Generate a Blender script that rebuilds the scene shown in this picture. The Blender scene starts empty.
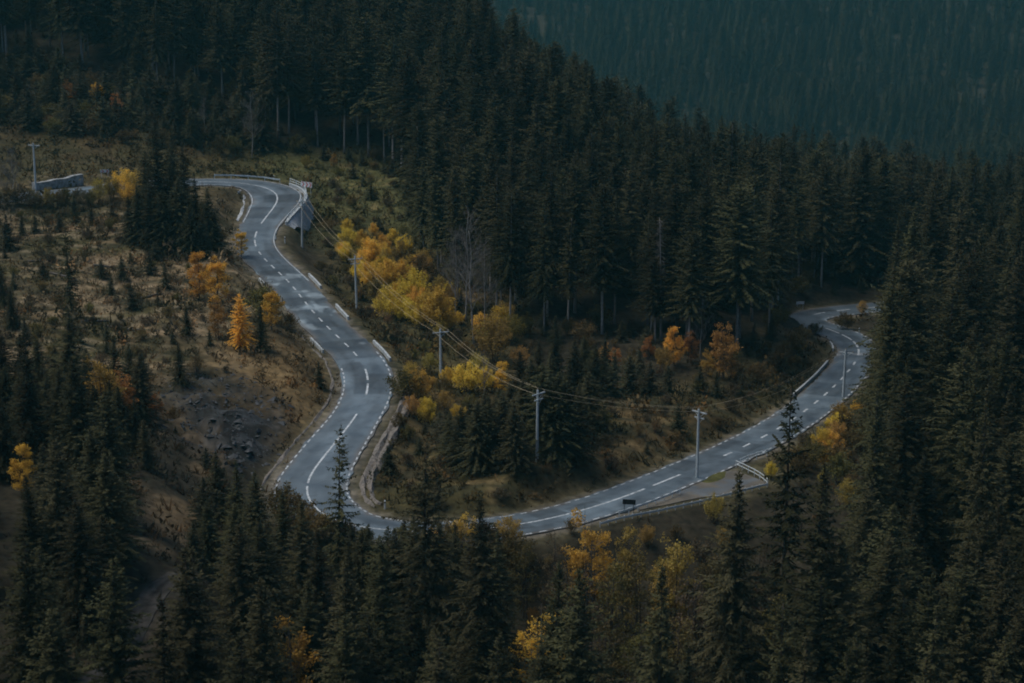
import bpy, math, random
import numpy as np
from mathutils import Vector

rng = np.random.default_rng(7)
random.seed(7)
S = bpy.context.scene
COL = S.collection

# ------------------------------------------------------------------ camera numbers
W, H = 1024, 683
FPX = 2000.0
PITCH = math.radians(15.0)
CZ = 110.0
cp, sp = math.cos(PITCH), math.sin(PITCH)


def ray(px, py):
    u = (px - W / 2) / FPX
    v = (py - H / 2) / FPX
    dx, dy, dz = u, cp - v * sp, -sp - v * cp
    return dx / dy, dz / dy           # per unit of Y


def P(px, py, Y):
    a, b = ray(px, py)
    return np.array([a * Y, Y, CZ + b * Y])


def proj(p):
    x, y, z = p[0], p[1], p[2] - CZ
    d = y * cp - z * sp
    up = y * sp + z * cp
    return W / 2 + FPX * x / d, H / 2 - FPX * up / d


# ------------------------------------------------------------------ small helpers
def tag(o, label=None, cat=None, group=None, kind=None):
    if label: o['label'] = label
    if cat: o['category'] = cat
    if group: o['group'] = group
    if kind: o['kind'] = kind
    return o


def mesh_np(name, v, faces, mats=(), fmat=None, smooth=False):
    """faces: list of arrays (n,3) / (n,4) or a python list of tuples"""
    me = bpy.data.meshes.new(name)
    v = np.asarray(v, dtype=np.float32).reshape(-1, 3)
    if isinstance(faces, list) and faces and isinstance(faces[0], np.ndarray) and faces[0].ndim == 2:
        loops = np.concatenate([f.ravel() for f in faces]).astype(np.int32)
        tot = np.concatenate([np.full(len(f), f.shape[1], np.int32) for f in faces])
    else:
        loops = np.array([i for f in faces for i in f], np.int32)
        tot = np.array([len(f) for f in faces], np.int32)
    st = np.concatenate([[0], np.cumsum(tot)[:-1]]).astype(np.int32)
    me.vertices.add(len(v)); me.vertices.foreach_set('co', v.ravel())
    me.loops.add(len(loops)); me.loops.foreach_set('vertex_index', loops)
    me.polygons.add(len(tot)); me.polygons.foreach_set('loop_start', st)
    try: me.polygons.foreach_set('loop_total', tot)
    except Exception: pass
    for m in mats: me.materials.append(m)
    if fmat is not None: me.polygons.foreach_set('material_index', np.asarray(fmat, np.int32))
    me.polygons.foreach_set('use_smooth', np.full(len(tot), bool(smooth)))
    me.update(calc_edges=True)
    me.validate()
    return me


def link(name, me, parent=None, loc=None):
    o = bpy.data.objects.new(name, me)
    COL.objects.link(o)
    if parent is not None: o.parent = parent
    if loc is not None: o.location = loc
    return o


class MB:
    """collects boxes and tubes, builds ONE mesh"""
    def __init__(s): s.v, s.f, s.m = [], [], []
    def add(s, v, f, mi=0):
        b = len(s.v); s.v += [tuple(map(float, q)) for q in v]
        s.f += [tuple(i + b for i in q) for q in f]; s.m += [mi] * len(f)
    def box(s, c, size, ax=None, mi=0, bev=0.0):
        c = np.array(c, float); hx, hy, hz = [q / 2 for q in size]
        if ax is None: ax = np.eye(3)
        ax = np.array(ax, float)
        def ring(z, i):
            return [(-hx + i, -hy + i, z), (hx - i, -hy + i, z), (hx - i, hy - i, z), (-hx + i, hy - i, z)]
        if bev > 0:
            L = ring(-hz, bev) + ring(-hz + bev, 0) + ring(hz - bev, 0) + ring(hz, bev)
        else:
            L = ring(-hz, 0) + ring(hz, 0)
        n = len(L) // 4
        v = [c + q[0] * ax[0] + q[1] * ax[1] + q[2] * ax[2] for q in L]
        f = [(3, 2, 1, 0), tuple(4 * (n - 1) + k for k in range(4))]
        for r in range(n - 1):
            for k in range(4):
                a, b2 = 4 * r + k, 4 * r + (k + 1) % 4
                f.append((a, b2, b2 + 4, a + 4))
        s.add(v, f, mi)
    def tube(s, pts, rad, n=6, mi=0, cap=True):
        pts = [np.array(p, float) for p in pts]
        if np.isscalar(rad): rad = [rad] * len(pts)
        v, f = [], []
        for i, p in enumerate(pts):
            t = pts[min(i + 1, len(pts) - 1)] - pts[max(i - 1, 0)]
            t /= np.linalg.norm(t) + 1e-9
            a = np.cross(t, [0, 0, 1.0]) if abs(t[2]) < .95 else np.cross(t, [0, 1.0, 0])
            a /= np.linalg.norm(a); b = np.cross(t, a)
            for k in range(n):
                q = 2 * math.pi * k / n
                v.append(p + rad[i] * (a * math.cos(q) + b * math.sin(q)))
        for i in range(len(pts) - 1):
            for k in range(n):
                a0, a1 = i * n + k, i * n + (k + 1) % n
                f.append((a0, a1, a1 + n, a0 + n))
        if cap:
            f.append(tuple(range(n))[::-1]); f.append(tuple((len(pts) - 1) * n + k for k in range(n)))
        s.add(v, f, mi)
    def mesh(s, name, *mats, smooth=False): return mesh_np(name, s.v, s.f, mats, s.m, smooth)
    def build(s, name, mats, parent=None, loc=None, smooth=False):
        if not isinstance(mats, (list, tuple)): mats = [mats]
        return link(name, s.mesh(name, *mats, smooth=smooth), parent, loc)


# value noise on arrays
_perm = rng.permutation(4096)
def _hash(ix, iy, seed):
    return _perm[(_perm[(ix + seed * 131) & 4095] + iy + seed * 17) & 4095] / 4095.0
def vnoise(x, y, seed=0):
    x = np.asarray(x, float); y = np.asarray(y, float)
    ix = np.floor(x).astype(int); iy = np.floor(y).astype(int)
    fx = x - ix; fy = y - iy
    fx = fx * fx * (3 - 2 * fx); fy = fy * fy * (3 - 2 * fy)
    a = _hash(ix, iy, seed); b = _hash(ix + 1, iy, seed); c = _hash(ix, iy + 1, seed); d = _hash(ix + 1, iy + 1, seed)
    return (a * (1 - fx) + b * fx) * (1 - fy) + (c * (1 - fx) + d * fx) * fy
def fbm(x, y, seed=0, oct=4):
    r = 0; am = .5; fr = 1.0
    for k in range(oct):
        r = r + am * vnoise(x * fr, y * fr, seed + k); am *= .5; fr *= 2.03
    return r          # about 0..1, mean ~.47
def sstep(a, b, x):
    t = np.clip((np.asarray(x, float) - a) / (b - a), 0, 1)
    return t * t * (3 - 2 * t)

# ------------------------------------------------------------------ materials
def mat(name, col, rough=.8, spec=.3, vary=0.0, nscale=0.0, namt=.25, attr=None, metal=0.0, bump=0.0, trans=0.0, hue=0.0):
    m = bpy.data.materials.new(name); m.use_nodes = True
    nt = m.node_tree; b = nt.nodes['Principled BSDF']
    b.inputs['Roughness'].default_value = rough
    b.inputs['Specular IOR Level'].default_value = spec
    b.inputs['Metallic'].default_value = metal
    L = nt.links
    src = None
    if attr:
        n = nt.nodes.new('ShaderNodeAttribute'); n.attribute_name = attr; src = n.outputs['Color']
    else:
        n = nt.nodes.new('ShaderNodeRGB'); n.outputs[0].default_value = (*col, 1); src = n.outputs[0]
    if nscale:
        tc = nt.nodes.new('ShaderNodeTexCoord')
        nz = nt.nodes.new('ShaderNodeTexNoise'); nz.inputs['Scale'].default_value = nscale; nz.inputs['Detail'].default_value = 5
        L.new(tc.outputs['Object'], nz.inputs['Vector'])
        mr = nt.nodes.new('ShaderNodeMapRange'); mr.inputs[1].default_value = .25; mr.inputs[2].default_value = .75
        mr.inputs[3].default_value = 1 - namt; mr.inputs[4].default_value = 1 + namt
        L.new(nz.outputs[0], mr.inputs[0])
        hv = nt.nodes.new('ShaderNodeHueSaturation'); L.new(mr.outputs[0], hv.inputs['Value']); L.new(src, hv.inputs['Color']); src = hv.outputs[0]
        if bump:
            bp = nt.nodes.new('ShaderNodeBump'); bp.inputs['Strength'].default_value = bump; bp.inputs['Distance'].default_value = .05
            L.new(nz.outputs[0], bp.inputs['Height']); L.new(bp.outputs[0], b.inputs['Normal'])
    if vary:
        oi = nt.nodes.new('ShaderNodeObjectInfo')
        mr = nt.nodes.new('ShaderNodeMapRange'); mr.inputs[3].default_value = 1 - vary; mr.inputs[4].default_value = 1 + vary
        L.new(oi.outputs['Random'], mr.inputs[0])
        hv = nt.nodes.new('ShaderNodeHueSaturation'); L.new(mr.outputs[0], hv.inputs['Value']); L.new(src, hv.inputs['Color'])
        if hue:
            m1 = nt.nodes.new('ShaderNodeMath'); m1.operation = 'MULTIPLY'; m1.inputs[1].default_value = 7.31; L.new(oi.outputs['Random'], m1.inputs[0])
            m2 = nt.nodes.new('ShaderNodeMath'); m2.operation = 'FRACT'; L.new(m1.outputs[0], m2.inputs[0])
            m3 = nt.nodes.new('ShaderNodeMapRange'); m3.inputs[3].default_value = .5 - hue; m3.inputs[4].default_value = .5 + hue
            L.new(m2.outputs[0], m3.inputs[0]); L.new(m3.outputs[0], hv.inputs['Hue'])
        src = hv.outputs[0]
    L.new(src, b.inputs['Base Color'])
    if trans:
        out = nt.nodes['Material Output']
        tr = nt.nodes.new('ShaderNodeBsdfTranslucent'); L.new(src, tr.inputs['Color'])
        mx = nt.nodes.new('ShaderNodeMixShader'); mx.inputs[0].default_value = trans
        L.new(b.outputs[0], mx.inputs[1]); L.new(tr.outputs[0], mx.inputs[2]); L.new(mx.outputs[0], out.inputs['Surface'])
    return m

M = {}
M['needle'] = mat('spruce_needles', (.048, .046, .022), .85, .06, vary=.5, hue=.018)
M['needle_young'] = mat('young_spruce_needles', (.048, .047, .022), .75, .15, vary=.35, hue=.03)
M['bark'] = mat('spruce_bark', (.31, .29, .27), .9, .1, vary=.35, nscale=3, namt=.35)
M['bark_mid'] = mat('grey_bark', (.11, .10, .09), .9, .1, vary=.35, nscale=3, namt=.35)
M['bark_pale'] = mat('pale_bark', (.25, .24, .225), .9, .1, vary=.2, nscale=4, namt=.35)
M['bark_dark'] = mat('dark_bark', (.075, .06, .05), .9, .1, nscale=3)
M['yellow'] = mat('yellow_leaves', (.66, .45, .075), .7, .2, vary=.3, hue=.02, nscale=.9, namt=.45, trans=.4)
M['yellow_dim'] = mat('fading_yellow_leaves', (.34, .24, .06), .7, .2, vary=.35, hue=.025, nscale=.9, namt=.45, trans=.35)
M['orange'] = mat('orange_leaves', (.72, .42, .07), .7, .2, vary=.2, hue=.015, nscale=.9, namt=.4, trans=.4)
M['larch'] = mat('golden_larch_needles', (.95, .56, .09), .7, .2, vary=.1, nscale=.9, namt=.25, trans=.5)
M['orange_dim'] = mat('dull_orange_leaves', (.38, .21, .055), .7, .2, vary=.25, hue=.02, nscale=.9, namt=.4, trans=.35)
M['olive'] = mat('olive_leaves', (.125, .10, .032), .75, .2, vary=.35, hue=.03, nscale=.9, namt=.45, trans=.3)
M['rust'] = mat('rust_leaves', (.18, .12, .05), .75, .2, vary=.3, hue=.02, nscale=.9, namt=.45, trans=.3)
M['brown'] = mat('brown_leaves', (.10, .078, .046), .8, .15, vary=.35, hue=.02, nscale=.9, namt=.45, trans=.25)
M['twig'] = mat('bare_twigs', (.15, .14, .13), .9, .1, vary=.2)
M['white'] = mat('white_paint', (.58, .63, .66), .6, .3, nscale=2.5, namt=.15)
M['limewash'] = mat('grey_limewash', (.40, .44, .46), .8, .2, nscale=1.5, namt=.35)
M['concrete'] = mat('concrete', (.50, .53, .55), .85, .2, nscale=1.2, namt=.25, bump=.3)
M['wallstone'] = mat('grey_stone', (.27, .285, .29), .9, .2, nscale=1.6, namt=.55, bump=.6)
M['pole'] = mat('weathered_pole', (.42, .48, .51), .85, .15, nscale=2.0, namt=.2)
M['steel'] = mat('galvanised_steel', (.60, .68, .72), .5, .4, metal=.1, nscale=1.5, namt=.15)
M['steel_dark'] = mat('dark_steel', (.012, .012, .014), .6, .3)
M['red'] = mat('red_paint', (.40, .025, .02), .5, .4)
M['glass'] = mat('porcelain', (.30, .24, .18), .3, .5)
M['wire'] = mat('wire_aluminium', (.46, .38, .25), .5, .4)
M['shale'] = mat('shale', (.06, .064, .07), .85, .25, nscale=1.3, namt=.5)
M['gravel'] = mat('gravel', (.17, .155, .14), .95, .1, nscale=2.2, namt=.45, bump=.5)
M['ground'] = mat('ground_cover', (.1, .1, .1), .95, .1, attr='cover', nscale=1.1, namt=.55, bump=.8)
M['plants'] = mat('undergrowth_leaves', (.1, .1, .1), .85, .1, attr='cover', trans=.15)

def paint():
    m = M['white'].copy(); m.name = 'worn_road_paint'; nt = m.node_tree; L = nt.links; b = nt.nodes['Principled BSDF']
    src = b.inputs['Base Color'].links[0].from_socket
    tc = nt.nodes.new('ShaderNodeTexCoord'); nz = nt.nodes.new('ShaderNodeTexNoise'); nz.inputs['Scale'].default_value = 2.2; nz.inputs['Detail'].default_value = 7; nz.inputs['Roughness'].default_value = .7
    L.new(tc.outputs['Object'], nz.inputs['Vector'])
    mr = nt.nodes.new('ShaderNodeMapRange'); mr.inputs[1].default_value = .40; mr.inputs[2].default_value = .56; mr.inputs[3].default_value = .75; mr.inputs[4].default_value = .05; L.new(nz.outputs[0], mr.inputs[0])
    mx = nt.nodes.new('ShaderNodeMix'); mx.data_type = 'RGBA'; L.new(mr.outputs[0], mx.inputs[0]); L.new(src, mx.inputs[6]); mx.inputs[7].default_value = (.12, .14, .155, 1)
    L.new(mx.outputs[2], b.inputs['Base Color']); return m
M['paint'] = paint()
# ------------------------------------------------------------------ road centre lines (first pixel, then world)
def smooth_line(pts, step=1.0, sig=3.0):
    pts = np.array(pts, float)
    s = np.concatenate([[0], np.cumsum(np.linalg.norm(np.diff(pts[:, :2], axis=0), axis=1))])
    n = int(s[-1] / step) + 1
    t = np.linspace(0, s[-1], n)
    q = np.stack([np.interp(t, s, pts[:, k]) for k in range(pts.shape[1])], 1)
    k = int(sig * 3 / step); g = np.exp(-.5 * (np.arange(-k, k + 1) * step / sig) ** 2); g /= g.sum()
    pad0 = 2 * q[0] - q[1:k + 1][::-1]; pad1 = 2 * q[-1] - q[-k - 1:-1][::-1]
    e = np.concatenate([pad0, q, pad1])
    return np.stack([np.convolve(e[:, c], g, 'valid') for c in range(q.shape[1])], 1)


class Road:
    def __init__(s, px, zkeys, hw, sig=3.0):
        """px: list (px,py,left half,right half); zkeys: {index: Z}; Z linear in length between keys"""
        px = np.array([(p + (hw, hw))[:4] if len(p) == 2 else p for p in px], float)
        n = len(px); ks = sorted(zkeys)
        Z = np.interp(np.arange(n), ks, [zkeys[k] for k in ks])
        for it in range(8):
            xyz = []
            for (x, y, _, _), z in zip(px, Z):
                a, b = ray(x, y); Y = z / b
                xyz.append((a * Y, Y, z + CZ))
            xyz = np.array(xyz)
            L = np.concatenate([[0], np.cumsum(np.linalg.norm(np.diff(xyz[:, :2], axis=0), axis=1))])
            Z = np.interp(L, L[ks], [zkeys[k] for k in ks])
        q = smooth_line(np.concatenate([xyz, px[:, 2:]], 1), 1.0, sig)
        s.c = q[:, :3]; s.l = q[:, 3]; s.r = q[:, 4]
        t = np.gradient(s.c[:, :2], axis=0); t /= np.linalg.norm(t, axis=1)[:, None]
        s.t = t; s.n = np.stack([t[:, 1], -t[:, 0]], 1)       # to the right of travel
        s.s = np.concatenate([[0], np.cumsum(np.linalg.norm(np.diff(s.c[:, :2], axis=0), axis=1))])
        s.pp = np.array([proj(p) for p in s.c])
    def at(s, px, py):
        return s.s[np.argmin(((s.pp - (px, py)) ** 2).sum(1))]
    def pt(s, sv, off, dz=0.0):
        sv = np.asarray(sv, float)
        c = np.stack([np.interp(sv, s.s, s.c[:, k]) for k in range(3)], -1)
        n = np.stack([np.interp(sv, s.s, s.n[:, k]) for k in range(2)], -1)
        c[..., :2] += n * np.asarray(off)[..., None]
        c[..., 2] += dz
        return c
    def hl(s, sv): return np.interp(sv, s.s, s.l)
    def hr(s, sv): return np.interp(sv, s.s, s.r)


main = Road([(-60, 204), (0, 199), (36, 195), (75, 191.5), (110, 187), (150, 183.5), (208, 181.5), (235, 182.2, 4.5, 4.5), (258, 185, 4.8, 4.8), (275, 190, 5, 5), (280, 198, 4.5, 5),
             (273, 209, 4, 4.5), (262, 222, 3.6, 3.6), (255, 234), (254, 245), (262, 257), (275, 269), (290, 283), (301, 297), (312, 311), (326, 326),
             (341, 340), (356, 354), (366, 368), (369, 382), (366, 399), (355, 418), (340, 437, 4, 3.8), (323, 458, 4.5, 3.8), (310, 474, 5, 3.8), (304, 490, 5, 4),
             (310, 506, 5, 4.5), (328, 520, 5, 4.5), (355, 528, 4.5, 4), (390, 531), (430, 533), (475, 531), (530, 523.5), (565, 515.5), (602, 505), (642, 490.5), (697, 468),
             (740, 449), (775, 431), (800, 415), (823, 397), (842, 379), (856, 362), (860, 350), (853, 340), (840, 333.5), (825, 328), (810, 323.5), (803, 319.5), (808, 315), (830, 311.5), (862, 308.5), (905, 305), (960, 301)],
            {0: -65, 6: -67.5, 12: -71.3, 31: -79.3, 41: -82.2, 48: -86.3, 53: -88.2, 58: -89.8}, 3.5)
layby = Road([(628, 508), (655, 503), (685, 494, 3, 3), (710, 489, 3.5, 3.6), (732, 483, 3.5, 3.6), (752, 479, 3, 3)], {0: -81.9, 5: -82.7}, 2.2, 2.0)
track = Road([(178, 573, 1, 1), (160, 584), (146, 603), (137, 625), (122, 650), (100, 675), (80, 700)], {0: -73.0, 6: -74.5}, 1.3, 2.0)
_j = ((layby.c[:, None, :2] - main.c[None, :, :2]) ** 2).sum(-1).argmin(1)
layby.c[:, 2] = main.c[_j, 2] - .03
roads = [(main, 1.0), (layby, .6), (track, .3)]

# ------------------------------------------------------------------ natural ground from anchors
A = []
for px, py, Y in [(0, 240, 316), (60, 225, 328), (120, 235, 322), (0, 300, 283), (100, 300, 285), (170, 300, 287), (225, 338, 272), (190, 368, 257), (165, 420, 239),
                  (215, 440, 233.5), (250, 400, 250), (262, 470, 229), (0, 400, 236), (60, 400, 239), (110, 400, 240), (0, 480, 203), (100, 480, 207), (160, 540, 193), (140, 600, 178),
                  (110, 675, 163), (0, 600, 173), (222, 290, 297), (235, 250, 318), (215, 215, 340), (150, 250, 315),
                  (357, 313, 305), (440, 383, 272), (537, 462, 232.5), (302, 247, 346), (400, 300, 314), (330, 165, 403), (390, 165, 402), (240, 165, 395), (420, 222, 366),
                  (345, 205, 378), (340, 245, 350), (330, 275, 326), (470, 330, 298), (520, 345, 295), (620, 335, 302), (700, 368, 286), (760, 385, 282), (790, 345, 305), (770, 330, 313), (803, 295, 356), (840, 290, 370), (900, 288, 372),
                  (600, 450, 243), (700, 412, 263), (640, 420, 257), (500, 440, 245), (430, 440, 249), (400, 470, 238), (440, 500, 226), (480, 480, 232),
                  (870, 470, 252), (730, 500, 231), (770, 488, 237), (660, 512, 226), (795, 450, 254)]:
    A.append(P(px, py, Y))
for X, Y, Z in [(-2, 400, -68), (-2, 450, -63), (9, 380, -72), (18, 350, -76.5), (31, 330, -80), (45, 330, -82.5), (27, 420, -84), (15, 450, -80), (0, 550, -82), (30, 480, -100), (60, 430, -101), (100, 450, -106), (80, 390, -91),
                (-101, 395, -62), (-81, 395, -62), (-85, 440, -54), (-90, 480, -45), (-100, 560, -22), (-50, 440, -61), (-50, 520, -45), (-20, 520, -60), (-200, 400, -52), (-200, 300, -60), (-200, 200, -66), (-140, 300, -66),
                (0, 700, -125), (100, 700, -138), (250, 700, -138), (250, 450, -105), (-250, 700, -30), (-150, 800, -75),
                (0, 850, -158), (150, 850, -165), (350, 850, -160), (0, 1000, -180), (200, 1000, -186), (450, 1000, -180), (0, 1150, -190), (200, 1150, -192), (450, 1150, -186), (700, 1150, -170), (-60, 1300, -172), (150, 1320, -172), (400, 1320, -170), (-80, 1500, -142), (150, 1500, -140), (450, 1500, -136), (700, 1500, -120),
                (-100, 1800, -55), (300, 1800, -50), (700, 1800, -40), (0, 2200, 70), (500, 2200, 80), (1000, 2200, 90), (-300, 1300, -60), (-400, 1000, 20), (-500, 1500, 40), (-700, 2200, 120), (-900, 1000, 90), (1000, 1200, -60), (800, 600, -60),
                (30, 215, -90), (30, 190, -97), (30, 165, -98), (60, 215, -89), (60, 185, -93), (70, 200, -88), (90, 200, -82), (110, 220, -79), (100, 170, -81), (70, 240, -86), (90, 280, -86), (110, 320, -85), (68, 300, -87), (75, 340, -88.5), (100, 360, -90),
                (0, 204, -88), (-12, 203, -87), (15, 205, -89), (0, 190, -93), (-25, 205, -84), (0, 170, -98), (0, 140, -97), (0, 100, -80), (-25, 190, -83), (-25, 170, -84), (-20, 140, -86), (0, 0, -9), (100, 0, -9), (-100, 0, -9), (60, 100, -78), (120, 100, -70), (-30, 100, -73), (-30, 130, -78), (-80, 100, -62), (-80, 160, -67), (-62, 200, -70), (-120, 200, -66),
                (300, 0, 5), (-300, 0, 5), (300, 200, -60), (250, 320, -80), (-500, 300, -20), (-500, 600, 20), (0, -150, 60), (300, -150, 60), (-300, -150, 60), (500, 200, -50), (800, -150, 60), (-800, -150, 80), (-800, 500, 40), (1000, 0, 0)]:
    A.append(np.array([X, Y, Z + CZ]))
A = np.array(A)
pts = [A]
for rd, k in roads:
    st = 6 if rd is main else 5
    pts.append(rd.c[::st])
A = np.concatenate(pts)
KC = 6.0
def _phi(a, b):
    return np.sqrt(((a[:, None, :] - b[None, :, :]) ** 2).sum(-1) + KC * KC)
C0 = A[:, :2]
n = len(C0)
K = np.zeros((n + 3, n + 3)); K[:n, :n] = _phi(C0, C0) - np.eye(n) * 2.0
K[:n, n] = 1; K[:n, n + 1:] = C0; K[n, :n] = 1; K[n + 1:, :n] = C0.T
sol = np.linalg.solve(K, np.concatenate([A[:, 2], [0, 0, 0]]))
def natural(x, y):
    q = np.stack([x.ravel(), y.ravel()], 1); out = np.empty(len(q))
    for i in range(0, len(q), 4000):
        w = q[i:i + 4000]
        out[i:i + 4000] = _phi(w, C0) @ sol[:n] + sol[n] + w @ sol[n + 1:]
    return out.reshape(x.shape)

def lines(a, b, fine0, fine1, fine, grow=1.18, mx=30):
    L = list(np.arange(fine0, fine1 + 1e-6, fine)); st = fine; q = fine1
    while q < b: st = min(st * grow, mx); q += st; L.append(min(q, b))
    st = fine; q = fine0
    while q > a: st = min(st * grow, mx); q -= st; L.insert(0, max(q, a))
    return np.array(L)
GX = lines(-1100, 1100, -115, 115, 1.25)
GY = lines(-140, 2250, 155, 410, 1.25)
XX, YY = np.meshgrid(GX, GY)
ZN = natural(XX, YY)

# distance to the roads
def road_near(rd, x, y):
    c = rd.c[::1, :2]; d2 = np.full(x.shape, 1e12); idx = np.zeros(x.shape, int)
    fx, fy = x.ravel(), y.ravel(); D = np.full(fx.shape, 1e6); I = np.zeros(fx.shape, int)
    sel = np.where((fx > c[:, 0].min() - 30) & (fx < c[:, 0].max() + 30) & (fy > c[:, 1].min() - 30) & (fy < c[:, 1].max() + 30))[0]
    for i in range(0, len(sel), 8000):
        k = sel[i:i + 8000]
        dd = (fx[k][:, None] - c[None, :, 0]) ** 2 + (fy[k][:, None] - c[None, :, 1]) ** 2
        j = dd.argmin(1); I[k] = j
        D[k] = np.sqrt(dd[np.arange(len(k)), j])
    sd = np.sign((fx - c[I, 0]) * rd.n[I, 0] + (fy - c[I, 1]) * rd.n[I, 1])
    return D.reshape(x.shape), I.reshape(x.shape), sd.reshape(x.shape)

s_wall0, s_wall1 = main.at(270, 184), main.at(262, 224)
rough = fbm(XX / 14, YY / 14, 3) - .47
rough2 = fbm(XX / 3.5, YY / 3.5, 9, 3) - .44
ZG = ZN.copy()
RD = np.full(XX.shape, 1e6)          # clear distance beyond the road edge
fade = 1.0
amp = np.ones(XX.shape)
info = []
for rd, k in roads:
    D, I, sd = road_near(rd, XX, YY)
    hw = np.where(sd > 0, rd.r[I], rd.l[I]); e = D - hw
    info.append((e, I, sd)); RD = np.minimum(RD, e)
amp = sstep(0.5, 6, RD)
_px, _py = PX0, PY0 = (lambda z: (W / 2 + FPX * XX / np.maximum(YY * cp - z * sp, 1), H / 2 - FPX * (YY * sp + z * cp) / np.maximum(YY * cp - z * sp, 1)))(ZN - CZ)
scree0 = np.clip(1.25 - (((PX0 - 220 - (PY0 - 415) * .45) / 66) ** 2 + ((PY0 - 420) / 50) ** 2), 0, 1) * (YY > 150) * (YY < 460)
ridge = np.abs(fbm(XX / 5 + YY / 9, YY / 3.2 - XX / 14, 15, 4) - .47)
ZG = ZG + amp * (rough * 3.2 + rough2 * .9) + amp * scree0 * (.8 - ridge * 14) * .9
far = sstep(500, 750, YY)
ZG = ZG + far * (fbm(XX / 90, YY / 90, 21) - .47) * 22
for q in (2, 0, 1):
    (rd, k), (e, I, sd) = roads[q], info[q]
    fl = np.full(e.shape, 5.0)
    if rd is main:
        sv = rd.s[I]
        onwall = (sd < 0) & (sv > s_wall0) & (sv < s_wall1)
        fl = np.where(onwall, .6, fl)
    if rd is track: fl = np.full(e.shape, 2.5)
    w = 1 - sstep(.9, .9 + fl, e)
    if rd is layby: w = (1 - sstep(.9, 3.5, e)) * sstep(-.5, .8, info[0][0])
    ZG = ZG * (1 - w) + w * (rd.c[I, 2] - .16)
    if rd is main:
        drop = np.where((sd < 0) & (sv > s_wall0 - 2) & (sv < s_wall1 + 2), sstep(.55, 1.7, e) * (1 - sstep(6, 18, e)), 0) * sstep(s_wall0 - 2, s_wall0 + 5, sv) * (1 - sstep(s_wall1 - 7, s_wall1 + 1, sv))
        ZG = ZG * (1 - drop) + drop * np.minimum(ZG, rd.c[I, 2] - 4.3)
E_main, I_main, SD_main = info[0]
E_lay, E_track = info[1][0], info[2][0]

def gz(x, y):
    x = np.asarray(x, float); y = np.asarray(y, float)
    i = np.clip(np.searchsorted(GX, x) - 1, 0, len(GX) - 2); j = np.clip(np.searchsorted(GY, y) - 1, 0, len(GY) - 2)
    fx = (x - GX[i]) / (GX[i + 1] - GX[i]); fy = (y - GY[j]) / (GY[j + 1] - GY[j])
    return (ZG[j, i] * (1 - fx) + ZG[j, i + 1] * fx) * (1 - fy) + (ZG[j + 1, i] * (1 - fx) + ZG[j + 1, i + 1] * fx) * fy
def gfield(F, x, y):
    i = np.clip(np.searchsorted(GX, x) - 1, 0, len(GX) - 2); j = np.clip(np.searchsorted(GY, y) - 1, 0, len(GY) - 2)
    return F[j, i]
_Ys = np.arange(120, 1300, .5)
def hit(px, py):
    a, b = ray(px, py)
    z = CZ + b * _Ys; g = gz(a * _Ys, _Ys)
    k = np.argmax(z < g)
    Y = _Ys[k] if (z < g).any() else 1200.0
    # refine
    if k > 0:
        d0, d1 = z[k - 1] - g[k - 1], g[k] - z[k]
        Y = _Ys[k - 1] + .5 * d0 / (d0 + d1 + 1e-9)
    return np.array([a * Y, Y, gz(a * Y, Y)])

# pixel-plane coordinates of every ground vertex, to place the kinds of ground cover
def pixels(x, y, z):
    z = z - CZ; d = np.maximum(y * cp - z * sp, 1.0)
    return W / 2 + FPX * x / d, H / 2 - FPX * (y * sp + z * cp) / d
PX, PY = pixels(XX, YY, ZG)

def blob(px, py, rx, ry):
    return np.clip(1.3 - (((PX - px) / rx) ** 2 + ((PY - py) / ry) ** 2), 0, 1)
n1 = fbm(XX / 9, YY / 9, 31); n2 = fbm(XX / 2.2, YY / 2.2, 37, 3); n3 = fbm(XX / 25, YY / 25, 41)
def C(*c): return np.array(c)[None, None, :]
floor_ = C(.034, .029, .019); tan = C(.205, .15, .086); olive = C(.072, .062, .026); moss = C(.075, .075, .03); rustc = C(.098, .068, .031); slate = C(.026, .029, .031); straw = C(.21, .145, .07)
cov = np.broadcast_to(floor_, XX.shape + (3,)).copy()
def mix(c, w):
    global cov
    w = np.clip(w, 0, 1)[..., None]; cov = cov * (1 - w) + c * w
near = (YY > 120) & (YY < 460)
left = blob(95, 290, 190, 130) * near
mix(olive, left); mix(tan, left * sstep(.40, .55, n1) * sstep(.3, .5, n2 + .1))
mix(rustc, left * sstep(.52, .62, n3) * .5)
mid = np.maximum.reduce([blob(640, 440, 190, 60), blob(420, 330, 110, 130), blob(450, 480, 130, 50), blob(790, 390, 90, 60)]) * near
mix(olive * .9, mid); mix(rustc, mid * sstep(.45, .6, n1) * .8); mix(straw * .8, mid * sstep(.5, .65, n2) * .45)
bank = blob(270, 390, 70, 70) * near
mix(rustc, bank * .8); mix(straw, bank * sstep(.45, .6, n1) * .5)
up = np.maximum(blob(370, 200, 90, 60), blob(250, 165, 110, 22)) * near
mix(moss, up); mix(straw, up * sstep(.52, .68, n2) * .35)
topl = blob(110, 160, 150, 60) * near
mix(olive * .8, topl * .8); mix(rustc * .8, topl * sstep(.45, .6, n1) * .6)
scree = np.clip(1.25 - (((PX - 220 - (PY - 415) * .45) / 64) ** 2 + ((PY - 420) / 48) ** 2) + (n1 - .47) * 1.2, 0, 1) * near
n4 = fbm(XX / 1.6 + YY / 4, YY / 1.1, 47, 3)
mix(slate, scree * 1.2); mix(C(.052, .056, .060), scree * sstep(.50, .62, n4)); mix(C(.014, .014, .015), scree * sstep(.46, .36, n4)); mix(rustc * .7, scree * sstep(.56, .66, n1) * .7)
dl = np.maximum(blob(165, 500, 60, 110), blob(120, 640, 60, 50)) * near
mix(tan * .62, dl * sstep(.4, .55, n1))
verge = (1 - sstep(.6, 3.2 + 2 * (n1 - .5), np.minimum(E_main, E_lay)))
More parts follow.
